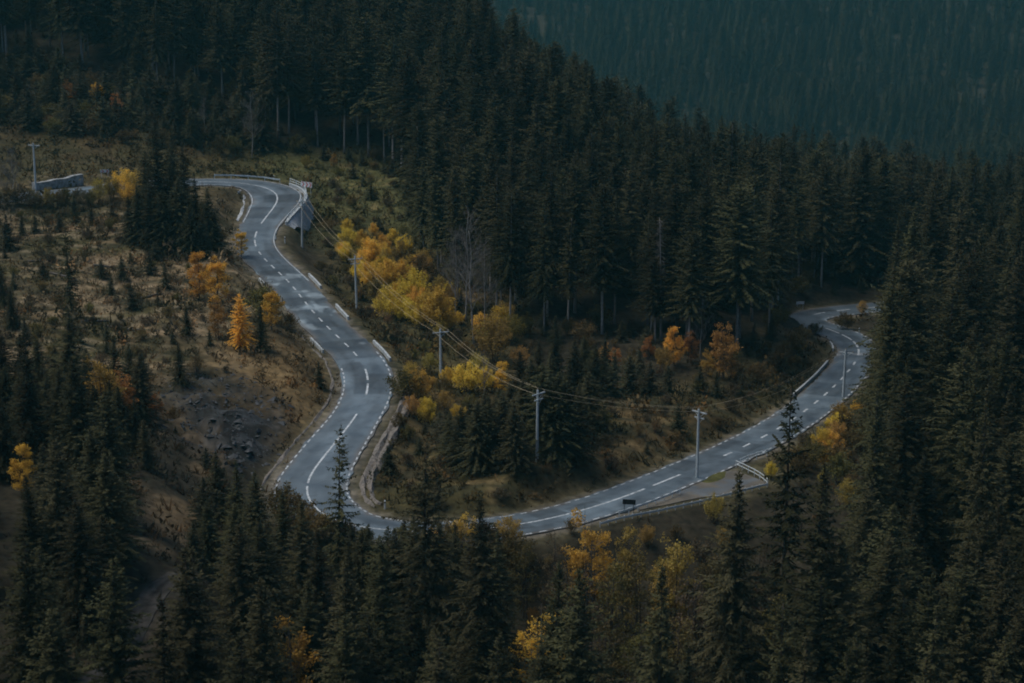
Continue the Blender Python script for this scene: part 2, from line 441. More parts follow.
mix(C(.085, .075, .042), verge * .85)
mix(C(.15, .135, .115), (1 - sstep(.2, 1.3 + (n2 - .45), E_main)) * .8)
mix(C(.06, .052, .042), (1 - sstep(-.3, 1.2, E_track)) * .95)
nm = fbm(XX / 3.2, YY / 1.5, 53, 4)
mix(C(.030, .030, .017), np.maximum(left, mid) * sstep(.47, .36, nm) * .8)
mix(C(.23, .185, .12), left * sstep(.53, .63, nm) * .65)
cov *= (1 + (n2[..., None] - .44) * 1.1)

nx, ny = len(GX), len(GY)
ii = (np.arange(ny - 1)[:, None] * nx + np.arange(nx - 1)[None, :]).ravel()
me = mesh_np('ground', np.stack([XX, YY, ZG], -1).reshape(-1, 3), [np.stack([ii, ii + 1, ii + 1 + nx, ii + nx], 1)], [M['ground']], smooth=True)
at_ = me.attributes.new('cover', 'FLOAT_COLOR', 'POINT')
at_.data.foreach_set('color', np.concatenate([cov.reshape(-1, 3), np.ones((nx * ny, 1))], 1).astype(np.float32).ravel())
ground = tag(link('ground', me), kind='structure')

# ------------------------------------------------------------------ the road surface
def asphalt(name, base, spec):
    m = bpy.data.materials.new(name); m.use_nodes = True; nt = m.node_tree; L = nt.links; b = nt.nodes['Principled BSDF']
    tc = nt.nodes.new('ShaderNodeTexCoord')
    at = nt.nodes.new('ShaderNodeAttribute'); at.attribute_name = 'cover'
    n1 = nt.nodes.new('ShaderNodeTexNoise'); n1.inputs['Scale'].default_value = .35; n1.inputs['Detail'].default_value = 6; L.new(tc.outputs['Object'], n1.inputs['Vector'])
    n2 = nt.nodes.new('ShaderNodeTexNoise'); n2.inputs['Scale'].default_value = 9; n2.inputs['Detail'].default_value = 4; L.new(tc.outputs['Object'], n2.inputs['Vector'])
    mr = nt.nodes.new('ShaderNodeMapRange'); mr.inputs[1].default_value = .3; mr.inputs[2].default_value = .7; mr.inputs[3].default_value = .8; mr.inputs[4].default_value = 1.2; L.new(n1.outputs[0], mr.inputs[0])
    mr2 = nt.nodes.new('ShaderNodeMapRange'); mr2.inputs[1].default_value = .3; mr2.inputs[2].default_value = .7; mr2.inputs[3].default_value = .85; mr2.inputs[4].default_value = 1.15; L.new(n2.outputs[0], mr2.inputs[0])
    mu = nt.nodes.new('ShaderNodeMath'); mu.operation = 'MULTIPLY'; L.new(mr.outputs[0], mu.inputs[0]); L.new(mr2.outputs[0], mu.inputs[1])
    hv = nt.nodes.new('ShaderNodeHueSaturation'); L.new(mu.outputs[0], hv.inputs['Value']); L.new(at.outputs['Color'], hv.inputs['Color'])
    L.new(hv.outputs[0], b.inputs['Base Color'])
    rr = nt.nodes.new('ShaderNodeMapRange'); rr.inputs[1].default_value = .35; rr.inputs[2].default_value = .65; rr.inputs[3].default_value = .48; rr.inputs[4].default_value = .70
    L.new(n1.outputs[0], rr.inputs[0]); L.new(rr.outputs[0], b.inputs['Roughness'])
    b.inputs['Specular IOR Level'].default_value = spec
    bp = nt.nodes.new('ShaderNodeBump'); bp.inputs['Strength'].default_value = .25; bp.inputs['Distance'].default_value = .02; L.new(n2.outputs[0], bp.inputs['Height']); L.new(bp.outputs[0], b.inputs['Normal'])
    return m
M['asphalt'] = asphalt('asphalt', .07, .5)

def surface(name, rd, colf, m, s0=None, s1=None, z=0.0, skirt=.45, cols=23, crown=.05):
    s0 = 0 if s0 is None else s0; s1 = rd.s[-1] if s1 is None else s1
    sv = np.arange(s0, s1, .5); hl, hr = rd.hl(sv), rd.hr(sv)
    fr = np.linspace(-1, 1, cols)
    rows = []; cl = []
    jl = (vnoise(sv / 1.3, sv * 0 + 3, 5) - .5) * .35; jr = (vnoise(sv / 1.3, sv * 0 + 9, 6) - .5) * .35
    for q in [-1.0] + list(fr) + [1.0]:
        off = np.where(q < 0, q * (hl + jl), q * (hr + jr)); rows.append(rd.pt(sv, off, z + crown * (1 - q * q)))
        cl.append(colf(sv, np.full(sv.shape, q)))
    rows[0][:, 2] -= skirt; rows[-1][:, 2] -= skirt
    G = np.stack(rows, 1); nn, mm = G.shape[:2]
    ii = (np.arange(nn - 1)[:, None] * mm + np.arange(mm - 1)[None, :]).ravel()
    me = mesh_np(name, G.reshape(-1, 3), [np.stack([ii, ii + 1, ii + 1 + mm, ii + mm], 1)], [m], smooth=False)
    a = me.attributes.new('cover', 'FLOAT_COLOR', 'POINT')
    a.data.foreach_set('color', np.concatenate([np.stack(cl, 1).reshape(-1, 3), np.ones((nn * mm, 1))], 1).astype(np.float32).ravel())
    return tag(link(name, me), kind='structure')

sA, sB = main.at(273, 266), main.at(352, 351)        # the newer, darker length of asphalt between two joints
sC = main.at(858, 355)
_pr = random.Random(4)
PATCHES = [(_pr.uniform(60, 420), _pr.uniform(2, 9), *sorted((_pr.choice([-.95, -.5, .02]), _pr.choice([-.05, .5, .95])))) for _ in range(26)]
def road_col(sv, q):
    base = np.array([.092, .123, .148])[None, :] * np.ones((len(sv), 1))
    w = (sstep(sA - 1, sA + 1, sv) - sstep(sB - 1, sB + 1, sv))[:, None]
    base = base * (1 - w) + w * np.array([.072, .096, .112])
    pale = w[:, 0] * sstep(.5, .62, fbm(sv / 3.0, q * 1.5, 51, 3) - .10 * (sv - sA) / (sB - sA) + .05 * (q < -.2))
    base = base * (1 - pale[:, None]) + pale[:, None] * np.array([.21, .26, .29])
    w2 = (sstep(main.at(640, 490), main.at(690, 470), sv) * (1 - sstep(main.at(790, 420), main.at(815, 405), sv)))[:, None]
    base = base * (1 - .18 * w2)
    pt = (np.exp(-((sv - sC) / 3.0) ** 2) * sstep(.4, .6, fbm(sv / 2, q * 2, 57, 3)))[:, None]
    base = base * (1 - pt) + pt * np.array([.22, .24, .26])
    X_ = sv / 5.0; lane = q * 1.2
    stain = sstep(.50, .66, fbm(X_ * .9, lane * 1.3 + 4, 91, 4)); base = base * (1 - .32 * stain[:, None])
    pale2 = sstep(.50, .64, fbm(sv / 9.0, q * .9 + 2, 95, 4)); base = base * (1 + .38 * pale2[:, None])
    rep = np.zeros(len(sv))
    for c_, l_, q0_, q1_ in PATCHES: rep = np.maximum(rep, ((sv > c_) & (sv < c_ + l_) & (q > q0_) & (q < q1_)) * 1.0)
    base = base * (1 - .35 * rep[:, None])
    crack = np.exp(-((fbm(sv / 3.0, q * 2.2, 99, 3) - .47) / .012) ** 2); base = base * (1 - .30 * crack[:, None])
    tracks = np.exp(-((np.abs(q) - .5) / .13) ** 2)[:, None]
    base = base * (1 - .17 * tracks)
    dirt = (sstep(.72, 1.0, np.abs(q) + .25 * (fbm(sv / 2, q * 3, 63, 3) - .47)) * sstep(.25, .5, fbm(sv / 4, q, 61, 3)))[:, None]
    return base * (1 - .7 * dirt) + .7 * dirt * np.array([.12, .10, .08])
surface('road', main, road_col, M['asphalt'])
surface('layby', layby, lambda sv, q: (lambda k: np.array([.105, .115, .12])[None, :] * (1 - k) + k * np.array([.115, .10, .075])[None, :])(sstep(.38, .58, fbm(sv / 2.2, q * 2.5, 71, 4) + .18 * np.abs(q))[:, None]), M['asphalt'], z=-.06, crown=.02)
surface('dirt_track', track, lambda sv, q: np.array([.075, .068, .06])[None, :] * (1 + .9 * (fbm(sv / 2, q * 2.5, 75, 3) - .5) - .35 * np.exp(-(q / .25) ** 2))[:, None], M['gravel'] if False else M['ground'], z=-.06, crown=.0, skirt=.3)

# painted markings: one sheet 8 mm above the asphalt
mk = MB()
def stripe(rd, s0, s1, off0, wid, z=.008):
    n = max(2, int((s1 - s0) / .8) + 1); sv = np.linspace(s0, s1, n)
    def zz(o):
        h = np.where(o < 0, rd.hl(sv), rd.hr(sv)); return z + .05 * (1 - (o / h) ** 2)
    oa = (off0(sv) if callable(off0) else np.full(n, off0)) - wid / 2; ob = oa + wid
    a = rd.pt(sv, oa); b = rd.pt(sv, ob); a[:, 2] += zz(oa); b[:, 2] += zz(ob)
    v = [q for pr in zip(a, b) for q in pr]
    mk.add(v, [(2 * i, 2 * i + 1, 2 * i + 3, 2 * i + 2) for i in range(n - 1)])
def dashes(rd, s0, s1, on, off, o, wid):
    q = s0
    while q + on <= s1:
        stripe(rd, q, q + on, o, wid); q += on + off
a = main.at
CW = .26
stripe(main, a(150, 183.5), a(260, 223), 0, CW)
dashes(main, a(256, 231), a(254, 248), 4.0, 1.6, 0, CW)
dashes(main, a(258, 252), a(360, 362), 1.9, 2.35, 0, .24)
dashes(main, a(366, 368), a(362, 408), 4.6, 1.5, 0, .27)
stripe(main, a(358, 414), a(306, 484), 0, CW)
stripe(main, a(306, 487), a(612, 502), 0, .24)
dashes(main, a(614, 501), a(712, 462), 6.5, 1.8, 0, .30)
dashes(main, a(722, 457), a(857, 358), 2.2, 3.4, 0, .30)
dashes(main, a(858, 356), a(812, 323), 5.0, 1.2, 0, .30)
dashes(main, a(815, 313), a(900, 305), 3.0, 3.0, 0, .30)
el = lambda sv: -main.hl(sv) + .28
er = lambda sv: main.hr(sv) - .28
# left of travel (outer side on the top bend) and right of travel
stripe(main, a(110, 187), a(276, 205), el, .16)
stripe(main, a(276, 207), a(290, 283), el, .14)
dashes(main, a(356, 354), a(520, 526), 1.0, .8, el, .19)
stripe(main, a(190, 182), a(260, 222), er, .16)
dashes(main, a(364, 366), a(306, 500), 1.0, .8, er, .19)
dashes(main, a(306, 500), a(815, 404), 1.0, .9, er, .18)
dashes(main, a(520, 526), a(815, 404), 1.0, .9, el, .18)
dashes(main, a(820, 400), a(862, 308), 1.0, 1.0, er, .2)
tag(mk.build('road_markings', M['paint']), kind='structure')

# ------------------------------------------------------------------ gravel and concrete drainage channels beside the road
def channel(name, rd, side, s0, s1, o0, o1, m, zoff=0.0):
    sv = np.arange(s0, s1, 1.2); h = rd.hl(sv) if side < 0 else rd.hr(sv)
    prof = [(o0 - .35, -.25), (o0, .10), (o0 + .22, .10), (o0 + .45, -.14), (o1 - .45, -.14), (o1 - .2, .13), (o1 + .05, .13), (o1 + .35, -.4)]
    rows = []
    for o, dz in prof:
        p = rd.pt(sv, side * (h + o)); jz = (vnoise(sv / 1.7, sv * 0 + o * 7, 81) - .5) * .34; p[:, :2] += ((vnoise(sv / 2.5, sv * 0 + o * 3, 83) - .5) * .5)[:, None]
        rows.append(np.concatenate([p[:, :2], (p[:, 2] + dz - .08 + jz)[:, None]], 1))
    G = np.stack(rows, 1); nn, mm = G.shape[:2]
    ii = (np.arange(nn - 1)[:, None] * mm + np.arange(mm - 1)[None, :]).ravel()
    tag(link(name, mesh_np(name, G.reshape(-1, 3), [np.stack([ii, ii + 1, ii + 1 + mm, ii + mm], 1)], [m], smooth=False)), kind='structure')
channel('drainage_channel', main, 1, a(328, 328), a(305, 490), 1.3, 2.9, M['gravel'])
channel('drainage_channel', main, -1, a(372, 380), a(335, 523), 1.5, 2.7, M['gravel'])
channel('drainage_channel', main, 1, a(245, 183), a(262, 222), 1.0, 2.4, M['concrete'])
# ------------------------------------------------------------------ tree shapes
def trunk_mesh(name, Ht, r0, r1, m, wob=.15, n=7, seed=0, segs=9, base=-.8):
    r = random.Random(seed); b = MB()
    ph = r.random() * 6
    pts, rad = [], []
    for k in range(segs + 1):
        t = k / segs; z = base + (Ht - base) * t
        pts.append((wob * math.sin(ph + 3 * t) * t, wob * math.cos(ph * 1.7 + 2.6 * t) * t, z))
        rad.append((r0 + (r1 - r0) * t) * (1.25 if k == 0 else 1))
    b.tube(pts, rad, n)
    return b.mesh(name, m, smooth=True)


def cards(org, dirs, up, L, Wd, taper=.35):
    """long thin leaf-sized quads: root points, direction, side vector"""
    side = np.cross(dirs, up); side /= np.linalg.norm(side, axis=1)[:, None] + 1e-9
    L = L[:, None]; Wd = Wd[:, None]
    v = np.stack([org - side * Wd * .5, org + side * Wd * .5, org + dirs * L + side * Wd * taper * .5, org + dirs * L - side * Wd * taper * .5], 1)
    return v.reshape(-1, 3)


def conifer_mesh(name, m, Ht, R, crown0, seed, step=.42, per=6, power=.85, droop=.35, tip=.25, gaps=.08, tw=.26, twl=.55, width=.16, hang=.5, ragged=.25, up0=.15):
    g = np.random.default_rng(seed)
    O, D, U, LL, WW = [], [], [], [], []
    z = crown0
    while z < Ht - .25:
        t = (z - crown0) / (Ht - crown0)
        prof = (1 - t) ** power * (1 if t > .08 else .55 + .45 * t / .08)
        nb = max(3, int(per * (0.6 + .6 * (1 - t)) + g.random()))
        a0 = g.random() * 6.28
        for k in range(nb):
            if g.random() < gaps: continue
            a = a0 + 6.283 * k / nb + g.normal() * .25
            L = max(.25, R * prof * (1 + g.normal() * ragged))
            hd = np.array([math.cos(a), math.sin(a), 0.0]); sd = np.array([-hd[1], hd[0], 0.0])
            slope = up0 + .5 * t - .25 * (1 - t) + g.normal() * .08
            nt = max(2, int(L / tw))
            q = (np.arange(nt) + g.random(nt)) / nt
            dd = droop * (1 - .7 * t)
            zz = z + g.normal() * .12 + L * (slope * q - dd * q * q + tip * dd * q ** 4)
            pos = hd[None] * (L * q)[:, None] + np.stack([0 * q, 0 * q, zz], 1)
            dz = slope - 2 * dd * q + 4 * tip * dd * q ** 3
            for sgn in (-1, 1, 0):
                l = twl * (1 - .45 * q) * (.7 + .6 * g.random(nt)) * (.6 + .4 * (1 - t)) * min(1, .5 + L / 2.5)
                if sgn == 0:
                    dr = hd[None] * 1.0 + np.stack([0 * q, 0 * q, dz], 1) + sd[None] * (g.normal(size=nt) * .25)[:, None]; l = l * 1.1
                else:
                    dr = sd[None] * sgn * (.75 + .3 * g.random(nt))[:, None] + hd[None] * (.55 + .3 * g.random(nt))[:, None]
                    dr = dr + np.stack([0 * q, 0 * q, dz * .5 - hang * (.35 + .9 * g.random(nt))], 1)
                dr = dr / np.linalg.norm(dr, axis=1)[:, None]
                O.append(pos + g.normal(size=(nt, 3)) * .05); D.append(dr)
                u = np.stack([g.normal(size=nt) * .5, g.normal(size=nt) * .5, np.ones(nt)], 1); U.append(u)
                LL.append(l); WW.append(width * (.7 + .7 * g.random(nt)))
        z += step * (.75 + .5 * g.random()) * (1 - .45 * t)
    # leader
    nt = 10; q = np.linspace(0, 1, nt)
    O.append(np.stack([0 * q, 0 * q, Ht - .8 + q * .7], 1)); dr = np.stack([np.cos(q * 17) * .6, np.sin(q * 17) * .6, 0 * q + 1], 1); D.append(dr / np.linalg.norm(dr, axis=1)[:, None]); U.append(np.stack([np.sin(q * 9), np.cos(q * 9), 0 * q], 1)); LL.append(.3 + .2 * q); WW.append(0 * q + .09)
    v = cards(np.concatenate(O), np.concatenate(D), np.concatenate(U), np.concatenate(LL), np.concatenate(WW))
    nq = len(v) // 4
    return mesh_np(name, v, [np.arange(nq * 4).reshape(-1, 4)], [m])


def leafy_mesh(name, m, Ht, R, base, seed, nst=26, per=150, leaf=.12, twigm=None, tree=False, fat=.30, stems=3):
    """upright ragged crown: leaves strung along many real stems"""
    g = np.random.default_rng(seed); O = []; b = MB(); r = random.Random(seed)
    trunks = []
    if tree:
        for s in range(stems):
            a = 6.28 * s / stems + r.random(); tp = np.array([math.cos(a) * R * .25 * g.random(), math.sin(a) * R * .25 * g.random(), Ht * (.97 - .12 * s)])
            p0 = np.array([math.cos(a) * .15 * stems * .5, math.sin(a) * .15 * stems * .5, -.5]); mid_ = p0 * .5 + tp * .5 + g.normal(size=3) * .15
            b.tube([p0, mid_, tp], [.03 + .009 * Ht, .02 + .005 * Ht, .012], 5, cap=False); trunks.append((p0, mid_, tp))
    for k in range(nst):
        a = 6.283 * (k + g.random()) / nst * 3.0
        if tree:
            p0, mid_, tp = trunks[k % stems]; t = g.uniform(.18, .95)
            st = (1 - t) ** 2 * p0 + 2 * t * (1 - t) * mid_ + t * t * tp
            prof = (1 - abs(t - .45) * 1.25) * (.7 + .5 * g.random()); L = R * max(.2, prof)
            tip_ = st + np.array([math.cos(a) * L, math.sin(a) * L, L * g.uniform(.3, 1.0)])
            t0 = .2
        else:
            rr = g.random() ** .6; st = np.array([math.cos(a) * .3 * rr, math.sin(a) * .3 * rr, -.3])
            tip_ = np.array([math.cos(a) * R * rr, math.sin(a) * R * rr, Ht * (1.02 - .42 * rr * rr) * g.uniform(.72, 1.0)]); t0 = .3
        bend = (st + tip_) / 2 + np.array([math.cos(a), math.sin(a), 0]) * (.12 if tree else -.10) * R + g.normal(size=3) * .08 * R
        b.tube([st, (st + 2 * bend + tip_) / 4, tip_], [.022, .018, .008], 3, cap=False)
        n = int(per * g.uniform(.45, 1.3)); t = t0 + (1 - t0) * np.sqrt(g.random(n))
        c = ((1 - t) ** 2)[:, None] * st + (2 * t * (1 - t))[:, None] * bend + (t * t)[:, None] * tip_
        wd = fat * (1.15 - .75 * t)[:, None] * (1 + .5 * g.random()) * (R / 2.2) ** .5
        O.append(c + g.normal(size=(n, 3)) * wd * np.array([1, 1, .9]))
    O = np.concatenate(O); O[:, 2] = np.maximum(O[:, 2], .05); n = len(O)
    D = g.normal(size=(n, 3)); D[:, 2] -= .3; D /= np.linalg.norm(D, axis=1)[:, None]
    v = cards(O, D, g.normal(size=(n, 3)), leaf * (.7 + .7 * g.random(n)), leaf * .8 * (.7 + .6 * g.random(n)), .6)
    return mesh_np(name, v, [np.arange(n * 4).reshape(-1, 4)], [m]), b.mesh(name + '_wood', twigm or M['bark_dark'])


def bare_mesh(name, m, Ht, spread, seed, crown0=.35, levels=3, r0=.16):
    r = random.Random(seed); b = MB()
    def grow(p, d, L, rad, lv):
        pts = [p]; q = np.array(p, float); dd = np.array(d, float)
        n = 4
        for k in range(n):
            dd = dd + np.array([r.gauss(0, .13), r.gauss(0, .13), .05 + r.gauss(0, .06)]); dd /= np.linalg.norm(dd)
            q = q + dd * L / n; pts.append(q.copy())
        b.tube(pts, [rad * (1 - .7 * k / n) for k in range(n + 1)], 4 if lv else 6, cap=False)
        if lv < levels:
            for k in range(7 if lv == 1 else 6):
                i = r.randint(1, n); a = r.random() * 6.28
                sd = np.array([math.cos(a), math.sin(a), .55 + .5 * r.random()]); e = sd * .9 + dd * .7; e /= np.linalg.norm(e)
                grow(pts[i], e, L * (.34 + .22 * r.random()), max(.012, rad * .42), lv + 1)
    # main stem with whorled ascending limbs
    pts = []; n = 9; px = py = 0
    for k in range(n + 1):
        pts.append(np.array([px, py, -.6 + (Ht + .6) * k / n])); px += r.gauss(0, .12); py += r.gauss(0, .12)
    b.tube(pts, [r0 * (1 - .85 * k / n) for k in range(n + 1)], 6)
    trunk = b.mesh(name + '_trunk', M['bark_pale'], smooth=True)
    b = MB()
    for k in range(26):
        t = crown0 + (1 - crown0) * (k + r.random()) / 26; i = min(n - 1, int(t * n)); f = t * n - i
        p = pts[i] * (1 - f) + pts[i + 1] * f; a = r.random() * 6.28
        L = spread * (1.05 - .75 * (t - crown0) / (1 - crown0)) * (.7 + .5 * r.random())
        e = np.array([math.cos(a), math.sin(a), .75]); e /= np.linalg.norm(e)
        grow(p, e, L, r0 * .5 * (1.15 - t), 1)
    return b.mesh(name, m), trunk


def dead_mesh(name, Ht, seed, R=1.6):
    """standing dead conifer: bare stem with short broken drooping branches"""
    r = random.Random(seed); b = MB()
    z = Ht * .3
    while z < Ht - .3:
        t = (z / Ht - .3) / .7
        for k in range(4):
            if r.random() < .25: continue
            a = r.random() * 6.28; L = R * (1.05 - .85 * t) * (.35 + .8 * r.random())
            c, s_ = math.cos(a), math.sin(a)
            pts = [(c * L * q, s_ * L * q, z + L * (.1 * q - .45 * q * q)) for q in (0, .35, .7, 1)]
            b.tube(pts, [.045, .035, .025, .012], 3, cap=False)
            for q in (.4, .6, .8, .95):
                for sg in (-1, 1):
                    p = np.array([c * L * q, s_ * L * q, z + L * (.1 * q - .45 * q * q)])
                    b.tube([p, p + np.array([c * .25 - s_ * .3 * sg, s_ * .25 + c * .3 * sg, -.22]) * (.5 + r.random())], [.014, .007], 3, cap=False)
        z += .38 * (.7 + .6 * r.random())
    return b.mesh(name, M['twig'])


KIND = {}          # kind -> list of (crown mesh, trunk mesh, natural height)
def _con(kind, m, bark, seeds, Ht, R, c0, r0, **kw0):
    for s_ in seeds:
        kw = dict(kw0); rj = random.Random(s_ * 7)
        kw['power'] = kw0.get('power', .85) * rj.uniform(.78, 1.25); kw['droop'] = kw0.get('droop', .35) * rj.uniform(.6, 1.5); kw['step'] = kw0.get('step', .42) * rj.uniform(.85, 1.3); kw['gaps'] = kw0.get('gaps', .08) * (rj.uniform(.6, 2.2) if kind != 'sparse' else 1); kw['ragged'] = kw0.get('ragged', .25) * rj.uniform(.8, 1.5)
        h = Ht * (1 + .12 * (random.random() - .5)); rr = R * (1 + .5 * (random.random() - .5)); cc = c0 * (1 + .7 * (random.random() - .5))
        KIND.setdefault(kind, []).append((conifer_mesh(kind + '_crown', m, h, rr, cc, s_, **kw), trunk_mesh(kind + '_trunk', h - .4, r0, .03, bark, seed=s_), h))
_con('full', M['needle'], M['bark_dark'], [1, 2, 3, 18, 61, 62, 63], 22, 4.1, .8, .26, step=.36, per=8, width=.16, twl=.62, tw=.21, gaps=.1, ragged=.28)
_con('tall', M['needle'], M['bark'], [4, 5, 6, 16, 64, 65], 28.5, 4.1, 10.5, .27, step=.38, per=7, width=.22, twl=.65, power=.6, gaps=.13, ragged=.38, tw=.22)
_con('forest', M['needle'], M['bark_mid'], [7, 8, 17, 66, 67], 27.5, 4.3, 4.0, .27, step=.38, per=7, width=.22, twl=.66, power=.64, gaps=.1, ragged=.36, tw=.22)
_con('sparse', M['needle'], M['bark_dark'], [9, 10], 24, 2.5, 4.0, .22, step=.7, per=6, gaps=.2, ragged=.4, droop=.6, hang=.95, twl=.8, tip=.5, width=.22, power=.6)
_con('broad', M['needle'], M['bark_dark'], [11, 12, 68, 69], 26, 5.0, 1.5, .30, step=.42, per=7, gaps=.12, ragged=.3, droop=.5, hang=.8, twl=.72, width=.16, tw=.2)
_con('young', M['needle_young'], M['bark_dark'], [13, 14, 15], 7, 2.0, .2, .09, step=.24, per=7, tw=.18, twl=.45, width=.16, up0=.25, hang=.35)
_con('larch', M['larch'], M['bark_dark'], [21, 22], 10, 2.3, .6, .12, step=.22, per=9, power=.7, tw=.11, twl=.27, width=.11, up0=.3, hang=.35, gaps=.1, ragged=.36)
def _leaf(kind, m, seeds, Ht, R, base, wood=None, **kw):
    for s_ in seeds:
        c, t = leafy_mesh(kind + '_crown', m, Ht, R * (1 + .2 * (random.random() - .5)), base, s_, twigm=wood or M['bark_dark'], **kw)
        KIND.setdefault(kind, []).append((c, t, Ht))
_leaf('yellow', M['yellow'], [31, 32, 33, 34], 4.6, 1.9, 0, nst=26, per=170)
_leaf('yellowdim', M['yellow_dim'], [70, 71, 72], 4.6, 1.9, 0, nst=24, per=140)
_leaf('birch', M['yellow_dim'], [35, 36, 37], 10, 2.0, 0, wood=M['bark_mid'], nst=44, per=95, leaf=.13, tree=True)
_leaf('brightbirch', M['yellow'], [73, 74], 9, 1.7, 0, wood=M['twig'], nst=44, per=110, leaf=.13, tree=True)
_leaf('dull', M['olive'], [56, 57, 58], 10, 2.1, 0, wood=M['bark_dark'], nst=40, per=80, leaf=.13, tree=True)
_leaf('dullrust', M['brown'], [59, 60], 10, 2.1, 0, wood=M['bark_dark'], nst=40, per=50, leaf=.12, tree=True)
_leaf('orange', M['orange'], [38, 39], 6.0, 1.5, 0, nst=40, per=110, leaf=.12, tree=True, stems=2)
_leaf('orangedim', M['orange_dim'], [75, 76], 5.0, 1.5, 0, nst=36, per=90, leaf=.12, tree=True, stems=3)
_leaf('olive', M['olive'], [41, 42, 43], 3.4, 1.7, 0, nst=22, per=120)
_leaf('rust', M['rust'], [44, 45], 3.6, 1.5, 0, nst=20, per=100)
_leaf('brown', M['brown'], [46, 47, 48], 2.2, 1.4, 0, nst=20, per=75)
for s_ in (51, 52):
    c, t = bare_mesh('bare_crown', M['twig'], 17, 4.2, s_, crown0=.28)
    KIND.setdefault('bare', []).append((c, t, 17))
for s_ in (53,):
    c, t = bare_mesh('bare_crown', M['twig'], 6, 2.4, s_, crown0=.15, r0=.07)
    KIND.setdefault('barebush', []).append((c, t, 6))
for s_ in (54, 55):
    KIND.setdefault('dead', []).append((dead_mesh('dead_branches', 22, s_), trunk_mesh('dead_trunk', 22, .24, .04, M['bark_pale'], seed=s_), 22))

NAMES = {'yellowdim': ('willow_bush', 'bush'), 'brightbirch': ('birch_tree', 'birch tree'), 'orangedim': ('aspen_tree', 'aspen tree'), 'dull': ('birch_tree', 'birch tree'), 'dullrust': ('birch_tree', 'birch tree'), 'full': ('spruce_tree', 'spruce tree'), 'tall': ('spruce_tree', 'spruce tree'), 'forest': ('spruce_tree', 'spruce tree'), 'sparse': ('spruce_tree', 'spruce tree'), 'broad': ('spruce_tree', 'spruce tree'),
         'young': ('young_spruce', 'spruce tree'), 'larch': ('larch_tree', 'larch tree'), 'yellow': ('willow_bush', 'bush'), 'birch': ('birch_tree', 'birch tree'), 'orange': ('aspen_tree', 'aspen tree'),
         'olive': ('olive_green_bush', 'bush'), 'rust': ('rust_red_bush', 'bush'), 'brown': ('brown_bush', 'bush'), 'bare': ('bare_tree', 'bare tree'), 'barebush': ('bare_bush', 'bush'), 'dead': ('dead_tree', 'dead tree')}
DESC = {'yellowdim': 'faded yellow bush', 'brightbirch': 'bright yellow birch', 'orangedim': 'dull orange tree', 'dull': 'dull olive birch', 'dullrust': 'brown thinning birch', 'full': 'dense dark green spruce', 'tall': 'spruce with a long bare trunk', 'forest': 'dark spruce', 'sparse': 'thin ragged spruce', 'broad': 'broad heavy armed spruce',
        'young': 'young bushy spruce', 'larch': 'golden orange larch', 'yellow': 'rounded golden yellow bush', 'birch': 'slender yellow birch', 'orange': 'orange autumn aspen', 'olive': 'olive green bush', 'rust': 'rust brown bush',
        'brown': 'low brown bush', 'bare': 'grey leafless tree with a pale trunk', 'barebush': 'leafless grey bush', 'dead': 'dead grey spruce with broken stubs'}
TREES = []         # dict: obj, kind, base pixel, height in pixels, region
_cnt = {}
def plant(kind, x, y, h, region, wide=1.0, label=None, variant=None, z=None):
    V = KIND[kind]; c = _cnt.get(kind, 0); _cnt[kind] = c + 1
    cm, tm, nh = V[variant if variant is not None else random.randrange(len(V))]
    z = gz(x, y) if z is None else z
    if kind == 'full': wide *= float(np.interp(h, [5, 22], [1.5, 1.0]))
    nm, cat = NAMES[kind]
    e = link(nm, None, None, (x, y, float(z))); s_ = h / nh; w_ = s_ * wide
    e.scale = (w_, w_, s_); e.rotation_euler = (random.gauss(0, .024), random.gauss(0, .024), random.random() * 6.28)
    link('branches' if kind == 'dead' else 'crown', cm, e); link('trunk', tm, e)
    e['category'] = cat
    bx, by = proj((x, y, z)); _, ty = proj((x, y, z + h))
    TREES.append(dict(o=e, k=kind, bx=bx, by=by, ty=ty, h=h, reg=region, label=label, y=y))
    return e
def plant_px(kind, px, base, top, region, **kw):
    """foot and top as seen in the photograph; the foot is found on the ground"""
    p = hit(px, base); a, b = ray(px, top); h = CZ + b * p[1] - p[2]
    return plant(kind, p[0], p[1], max(.8, h), region, z=p[2], **kw)
def plant_top(kind, px, top, Y, region, hmin=6, hmax=34, **kw):
    """a tree whose foot is hidden: stands at distance Y, its tip where the photograph shows it"""
    a, b = ray(px, top); x = a * Y; h = float(CZ + b * Y - gz(x, Y))
    if h > 5.5: kind = {'olive': 'dull', 'rust': 'dullrust', 'brown': 'dullrust', 'yellow': 'birch'}.get(kind, kind)
    return plant(kind, x, Y, min(max(h, hmin), hmax), region, **kw)
# ------------------------------------------------------------------ the trees, region by region
def clear(x, y, d):
    return gfield(RD, x, y) > d
taken = []
def free(x, y, d):
    for q in taken:
        if (q[0] - x) ** 2 + (q[1] - y) ** 2 < d * d: return False
    return True

def inpoly(px, py, poly):
    c = False; n = len(poly); j = n - 1
    for i in range(n):
        xi, yi = poly[i]; xj, yj = poly[j]
        if (yi > py) != (yj > py) and px < (xj - xi) * (py - yi) / (yj - yi) + xi: c = not c
        j = i
    return c

g = np.random.default_rng(99)
def scatter(x0, x1, y0, y1, d, test, tries):
    out = []; cell = {}
    for q in range(tries):
        x = g.uniform(x0, x1); y = g.uniform(y0, y1); k = (int(x / d), int(y / d)); ok = True
        for i in (-1, 0, 1):
            for j in (-1, 0, 1):
                for r in cell.get((k[0] + i, k[1] + j), ()):
                    if (r[0] - x) ** 2 + (r[1] - y) ** 2 < d * d: ok = False
        if not ok: continue
        if not test(x, y): continue
        cell.setdefault(k, []).append((x, y)); out.append((x, y))
    return out

